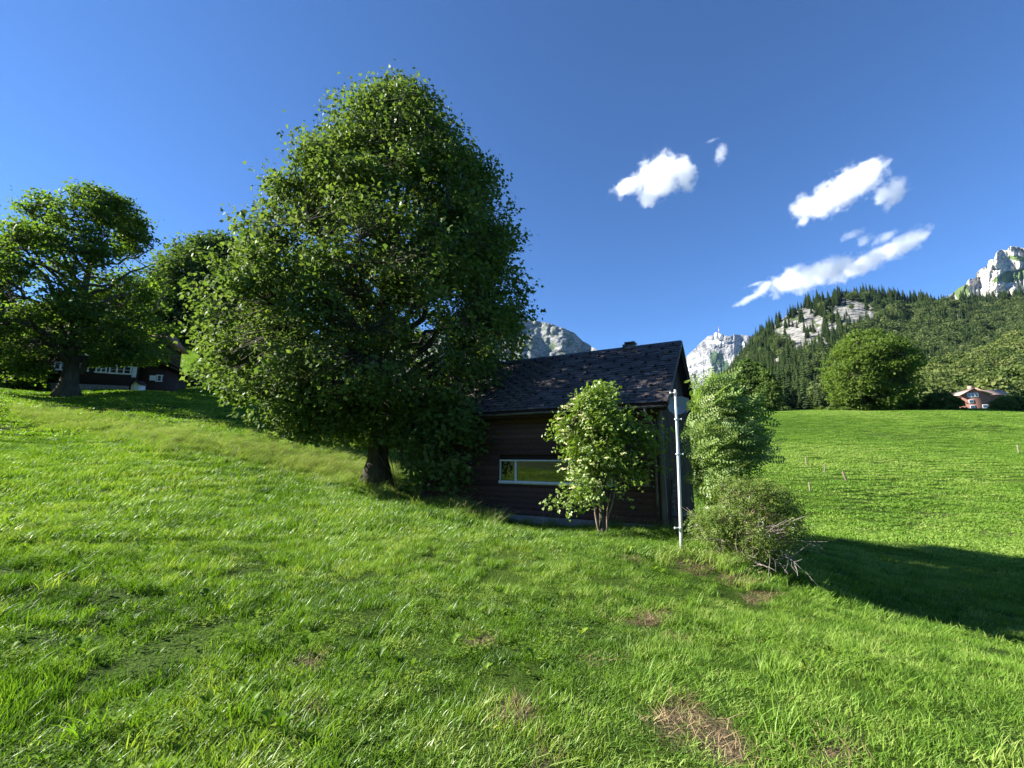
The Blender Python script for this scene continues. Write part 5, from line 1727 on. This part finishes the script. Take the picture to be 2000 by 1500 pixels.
def lay_grass():
    r_ = np.random.default_rng(91)
    G_ = {'near': [tuft(600 + k, 54, 0.105, 0.04, 0.125, 0.0056, 0.3) for k in range(5)],
          'mid': [tuft(610 + k, 60, 0.26, 0.08, 0.20, 0.012) for k in range(4)],
          'far': [tuft(620 + k, 70, 0.85, 0.12, 0.26, 0.045, 0.4) for k in range(3)],
          'long': [tuft(630 + k, 46, 0.20, 0.22, 0.52, 0.008, 0.5, ('grass', 'seed'), 0.75, 16) for k in range(3)],
          'lush': [tuft(640 + k, 40, 0.10, 0.10, 0.22, 0.0068, 0.5) for k in range(3)],
          'straw': [tuft(650 + k, 46, 0.15, 0.03, 0.12, 0.005, 0.5, ('straw',), 1.1) for k in range(2)]}

    def put(name, protos, x, y, s, tint, rotv, label, cat='grass', sink=0.0, zs=None):
        z = ground(x, y)
        sc = np.stack([s, s, s * (zs if zs is not None else 1)], -1)
        rot = np.stack([0 * x, 0 * x, rotv], -1)
        scatter_group(name, protos, np.stack([x, y, z - sink], -1), rot, sc, r_.integers(0, len(protos), len(x)), np.clip(tint, 0, 1), label, cat)

    def wind(n, sp=0.7):
        return r_.normal(size=n) * sp - 0.15

    def thin(x, y, keep_noise=0.0):
        z = ground(x, y)
        px, py = to_px(np.stack([x, y, z], -1))
        w = worn(x, y, z)
        k = outside(x, y) & (r_.random(len(x)) > w * 0.86)
        if keep_noise:
            k &= fbm(np.stack([x, y, 0 * x], -1) * 1.4, 3, 71) > -0.26 + 0.12 * r_.normal(size=len(x))
        return x[k], y[k], z[k], px[k], py[k]

    def band(px, py):
        b1 = np.exp(-((py - (806 + 0.165 * px)) / (13 + 0.02 * px)) ** 2) * ((px > 20) & (px < 770))
        b2 = np.exp(-(((px - 1560) / 95) ** 2 + ((py - 925) / 26) ** 2))
        return np.maximum(b1, b2)

    # near turf
    x, y = place(0.9, 9.5, 140, r_)
    x, y, z, px, py = thin(x, y, 1)
    p3 = np.stack([x, y, 0 * x], -1)
    hgt = np.clip(0.95 + 0.9 * fbm(p3 * 1.3, 3, 64), 0.35, 1.9) * (1 - 0.25 * smooth(900, 1400, px))
    put('meadow_grass', G_['near'], x, y, 0.75 + 0.5 * r_.random(len(x)), tint_at(x, y, z, r_), wind(len(x), 1.1), 'short windblown grass of the near meadow', zs=hgt)
    # middle distance
    x, y = place(9.3, 27, 26, r_)
    x, y, z, px, py = thin(x, y)
    put('meadow_grass', G_['mid'], x, y, 0.8 + 0.6 * r_.random(len(x)), tint_at(x, y, z, r_) + 0.12 * band(px, py), wind(len(x)), 'short grass of the meadow around the cabin', zs=np.clip(0.9 + 0.5 * fbm(np.stack([x, y, 0 * x], -1) * 0.6, 3, 65), 0.4, 1.6))
    # far meadow
    x, y = place(26.5, 170, 4.4, r_)
    x, y, z, px, py = thin(x, y)
    put('meadow_grass', G_['far'], x, y, 0.7 + 0.5 * r_.random(len(x)), tint_at(x, y, z, r_) * 0.6 + 0.3 + 0.35 * fbm(np.stack([x * 0.05, y * 0.09, 0 * x], -1), 4, 68), wind(len(x)), 'mown grass of the far meadow', zs=0.35 + 0.3 * r_.random(len(x)))
    # lush clumps in the foreground
    x, y = place(1.5, 12, 6, r_)
    x, y, z, px, py = thin(x, y)
    k = fbm(np.stack([x, y, 0 * x], -1) * 0.8, 2, 66) + 0.25 * smooth(1300, 200, px) > 0.12
    x, y, z = x[k], y[k], z[k]
    put('grass_clumps', G_['lush'], x, y, 0.8 + 0.5 * r_.random(len(x)), tint_at(x, y, z, r_) + 0.05, wind(len(x), 0.5), 'longer glossy grass clumps in the near meadow')
    # long pale seeding grass
    x, y = place(6, 40, 24, r_)
    x, y, z, px, py = thin(x, y)
    q = hloc(np.stack([x, y, z], -1))
    wallside = (q[:, 1] < 0) & (q[:, 1] > -0.55) & (q[:, 0] > -HL - 0.5) & (q[:, 0] < 0.8)
    bank = np.exp(-(((px - 1400) / 60) ** 2 + ((py - 1085) / 42) ** 2))
    left_bank = np.exp(-(((px - 905) / 80) ** 2 + ((py - (1000 + 0.3 * (px - 905))) / 14) ** 2))
    crest = np.exp(-((py - (766 + 0.09 * (px - 300))) / 6) ** 2) * ((px > 200) & (px < 500))
    prob = np.clip(band(px, py) * 0.9 + wallside * 0.55 + bank * 0.9 + left_bank * 0.5 + crest * 0.9, 0, 1)
    k = r_.random(len(x)) < prob
    x, y, z = x[k], y[k], z[k]
    put('seeding_grass', G_['long'], x, y, 0.7 + 0.5 * r_.random(len(x)), 0.78 + 0.2 * r_.normal(size=len(x)), wind(len(x), 0.5), 'tall pale seeding grass left uncut in strips')
    # dry straw on worn spots
    x, y = place(2.0, 14, 120, r_, 56)
    z = ground(x, y)
    w = worn(x, y, z)
    k = r_.random(len(x)) < w * 0.8
    x, y = x[k], y[k]
    put('dry_straw', G_['straw'], x, y, 0.8 + 0.5 * r_.random(len(x)), 0.5 + 0.3 * r_.normal(size=len(x)), r_.random(len(x)) * 6.28, 'dry straw lying on the worn spots')
    # broad-leaved weeds and clover
    x, y = place(1.3, 13, 15, r_)
    x, y, z, px, py = thin(x, y)
    k = fbm(np.stack([x, y, 0 * x], -1) * 0.7, 2, 67) + 0.3 * smooth(900, 0, px) > 0.08
    x, y, z = x[k], y[k], z[k]
    protos = [weed(660, 5, 0.06, 0.012, 0.9), weed(661, 4, 0.075, 0.015, 1.1), weed(662, 6, 0.055, 0.009, 0.9), clover(663), clover(664), clover(665)]
    put('meadow_weeds', protos, x, y, 0.75 + 0.6 * r_.random(len(x)), 0.5 + 0.28 * r_.normal(size=len(x)), r_.random(len(x)) * 6.28, 'broad-leaved weeds and clover in the near meadow', 'weeds', -0.03)


lay_grass()


# ---------------------------------------------------------------- clouds
def cloud(blobs, Y, label, dens=0.009, seed=0.0, rough=1.0, fine=1.0):
    """blobs: photo x, y, half-length, half-height (pixels), tilt in degrees"""
    cx = np.mean([b[0] for b in blobs]); cy = np.mean([b[1] for b in blobs])
    c = P(cx, cy, Y)
    ray = c / np.linalg.norm(c)
    right = np.cross(ray, (0, 0, 1)); right /= np.linalg.norm(right)
    upv = np.cross(right, ray)
    D = np.linalg.norm(c)
    m, nt, out = new_mat('cloud_vapour')
    g = NT(nt)
    vec = g.objco()
    nz = g.n('ShaderNodeTexNoise'); nz.inputs['Scale'].default_value = 0.0062 * rough * 6000 / Y; nz.inputs['Detail'].default_value = 9; nz.inputs['Roughness'].default_value = 0.66
    mp = g.n('ShaderNodeMapping'); mp.inputs['Location'].default_value = (seed * 1000, 0, 0)
    g.link(vec, mp.inputs[0]); g.link(mp.outputs[0], nz.inputs['Vector'])
    field = None
    lo, hi = np.full(3, 1e9), np.full(3, -1e9)
    for bx, by, rx, ry, rot in blobs:
        q = P(bx, by, Y); q = q * (D / (q @ ray) / 1.0) if False else q
        l = np.array([(q - c) @ right, (q - c) @ ray, (q - c) @ upv])
        pxm = D / math.hypot(FPX, math.hypot(bx - 1000, by - 750))
        a_, b_, d_ = rx * pxm, ry * pxm, (rx * 0.35 + ry * 0.65) * pxm
        mm = g.n('ShaderNodeMapping', vector_type='TEXTURE')
        mm.inputs['Location'].default_value = l
        mm.inputs['Rotation'].default_value = (0, math.radians(rot), 0)
        mm.inputs['Scale'].default_value = (a_, d_, b_)
        g.link(vec, mm.inputs[0])
        ln = g.n('ShaderNodeVectorMath', operation='LENGTH'); g.link(mm.outputs[0], ln.inputs[0])
        fl = g.math('SUBTRACT', 1.0, ln.outputs['Value'])
        field = fl if field is None else g.math('MAXIMUM', field, fl)
        e = max(a_, b_) * 1.45
        lo = np.minimum(lo, l - np.array([e, d_ * 1.5, e])); hi = np.maximum(hi, l + np.array([e, d_ * 1.5, e]))
    f2 = g.math('ADD', field, g.math('MULTIPLY', g.math('SUBTRACT', nz.outputs['Fac'], 0.53), 2.6 * fine))
    den = g.math('MULTIPLY', g.math('MULTIPLY', f2, 1.25, True), dens * 1.3)
    vol = g.n('ShaderNodeVolumePrincipled')
    vol.inputs['Color'].default_value = (0.985, 0.985, 0.985, 1)
    vol.inputs['Anisotropy'].default_value = 0.0
    g.link(den, vol.inputs['Density'])
    g.link(vol.outputs[0], out.inputs['Volume'])
    # hull: a rounded box about the blobs
    me = bpy.data.meshes.new('cloud')
    import bmesh
    bm = bmesh.new()
    bmesh.ops.create_icosphere(bm, subdivisions=3, radius=1.0)
    ctr_, hf = (lo + hi) / 2, (hi - lo) / 2
    for vtx in bm.verts:
        n_ = np.array(vtx.co)
        n_ = np.sign(n_) * np.abs(n_) ** 0.6
        vtx.co = Vector(ctr_ + hf * n_)
    bm.to_mesh(me); bm.free()
    me.materials.append(m)
    o = bpy.data.objects.new('cloud', me)
    o.matrix_world = Matrix(((right[0], ray[0], upv[0], c[0]), (right[1], ray[1], upv[1], c[1]), (right[2], ray[2], upv[2], c[2]), (0, 0, 0, 1)))
    COL.objects.link(o)
    tag(o, label, 'cloud', 'clouds above the hill')
    return o


CY = 6000.0
cloud([(1290, 345, 50, 42, -15), (1230, 362, 34, 20, -15), (1330, 335, 28, 36, -35), (1270, 385, 24, 20, 20), (1345, 365, 14, 14, 0)], CY, 'puffy white cloud standing alone nearest the tall maple', seed=1.0)
cloud([(1408, 300, 13, 20, 20), (1392, 274, 12, 4, 0)], CY, 'small wisp of cloud above and right of the lone puffy cloud', 0.003, 2.0, 1.6, 1.0)
cloud([(1640, 375, 66, 34, -22), (1695, 345, 38, 30, -40), (1575, 405, 24, 26, -50), (1740, 375, 32, 26, -10), (1735, 400, 16, 14, -60), (1570, 432, 12, 10, -40)], CY, 'large arched white cloud, upper one above the wooded hill', seed=3.0)
cloud([(1560, 545, 50, 26, -6), (1620, 528, 60, 24, -8), (1690, 515, 60, 20, -22), (1760, 480, 52, 22, -25), (1790, 462, 26, 18, -20)], CY, 'long flat white cloud lying low over the wooded hill', seed=4.0)
cloud([(1665, 458, 22, 9, -8), (1690, 468, 14, 16, 30), (1730, 462, 24, 10, -15)], CY, 'ragged thin cloud just above the long flat cloud', 0.005, 5.0, 1.5)
cloud([(1492, 562, 24, 14, -40), (1460, 585, 30, 8, -20), (1475, 555, 20, 4, -10)], CY, 'torn cloud scrap trailing from the end of the long flat cloud', 0.005, 6.0, 1.6)
cloud([(1865, 574, 14, 7, -20), (1852, 580, 14, 8, 0)], 5800.0, 'small cloud peeping out behind the pale crags', 0.004, 7.0, 1.2)


# ---------------------------------------------------------------- mountain air
def build_haze():
    m, nt, out = new_mat('mountain_air')
    g = NT(nt)
    vol = g.n('ShaderNodeVolumePrincipled')
    vol.inputs['Color'].default_value = (0.32, 0.60, 1.0, 1)
    vol.inputs['Density'].default_value = 1.3e-5
    vol.inputs['Anisotropy'].default_value = 0.1
    g.link(vol.outputs[0], out.inputs['Volume'])
    me = MB().box(-9800, 9800, -9800, 9800, -12, 1750).mesh('haze')
    me.materials.append(m)
    tag(add('haze', me), 'thin blue mountain air', None, None, 'stuff')


build_haze()
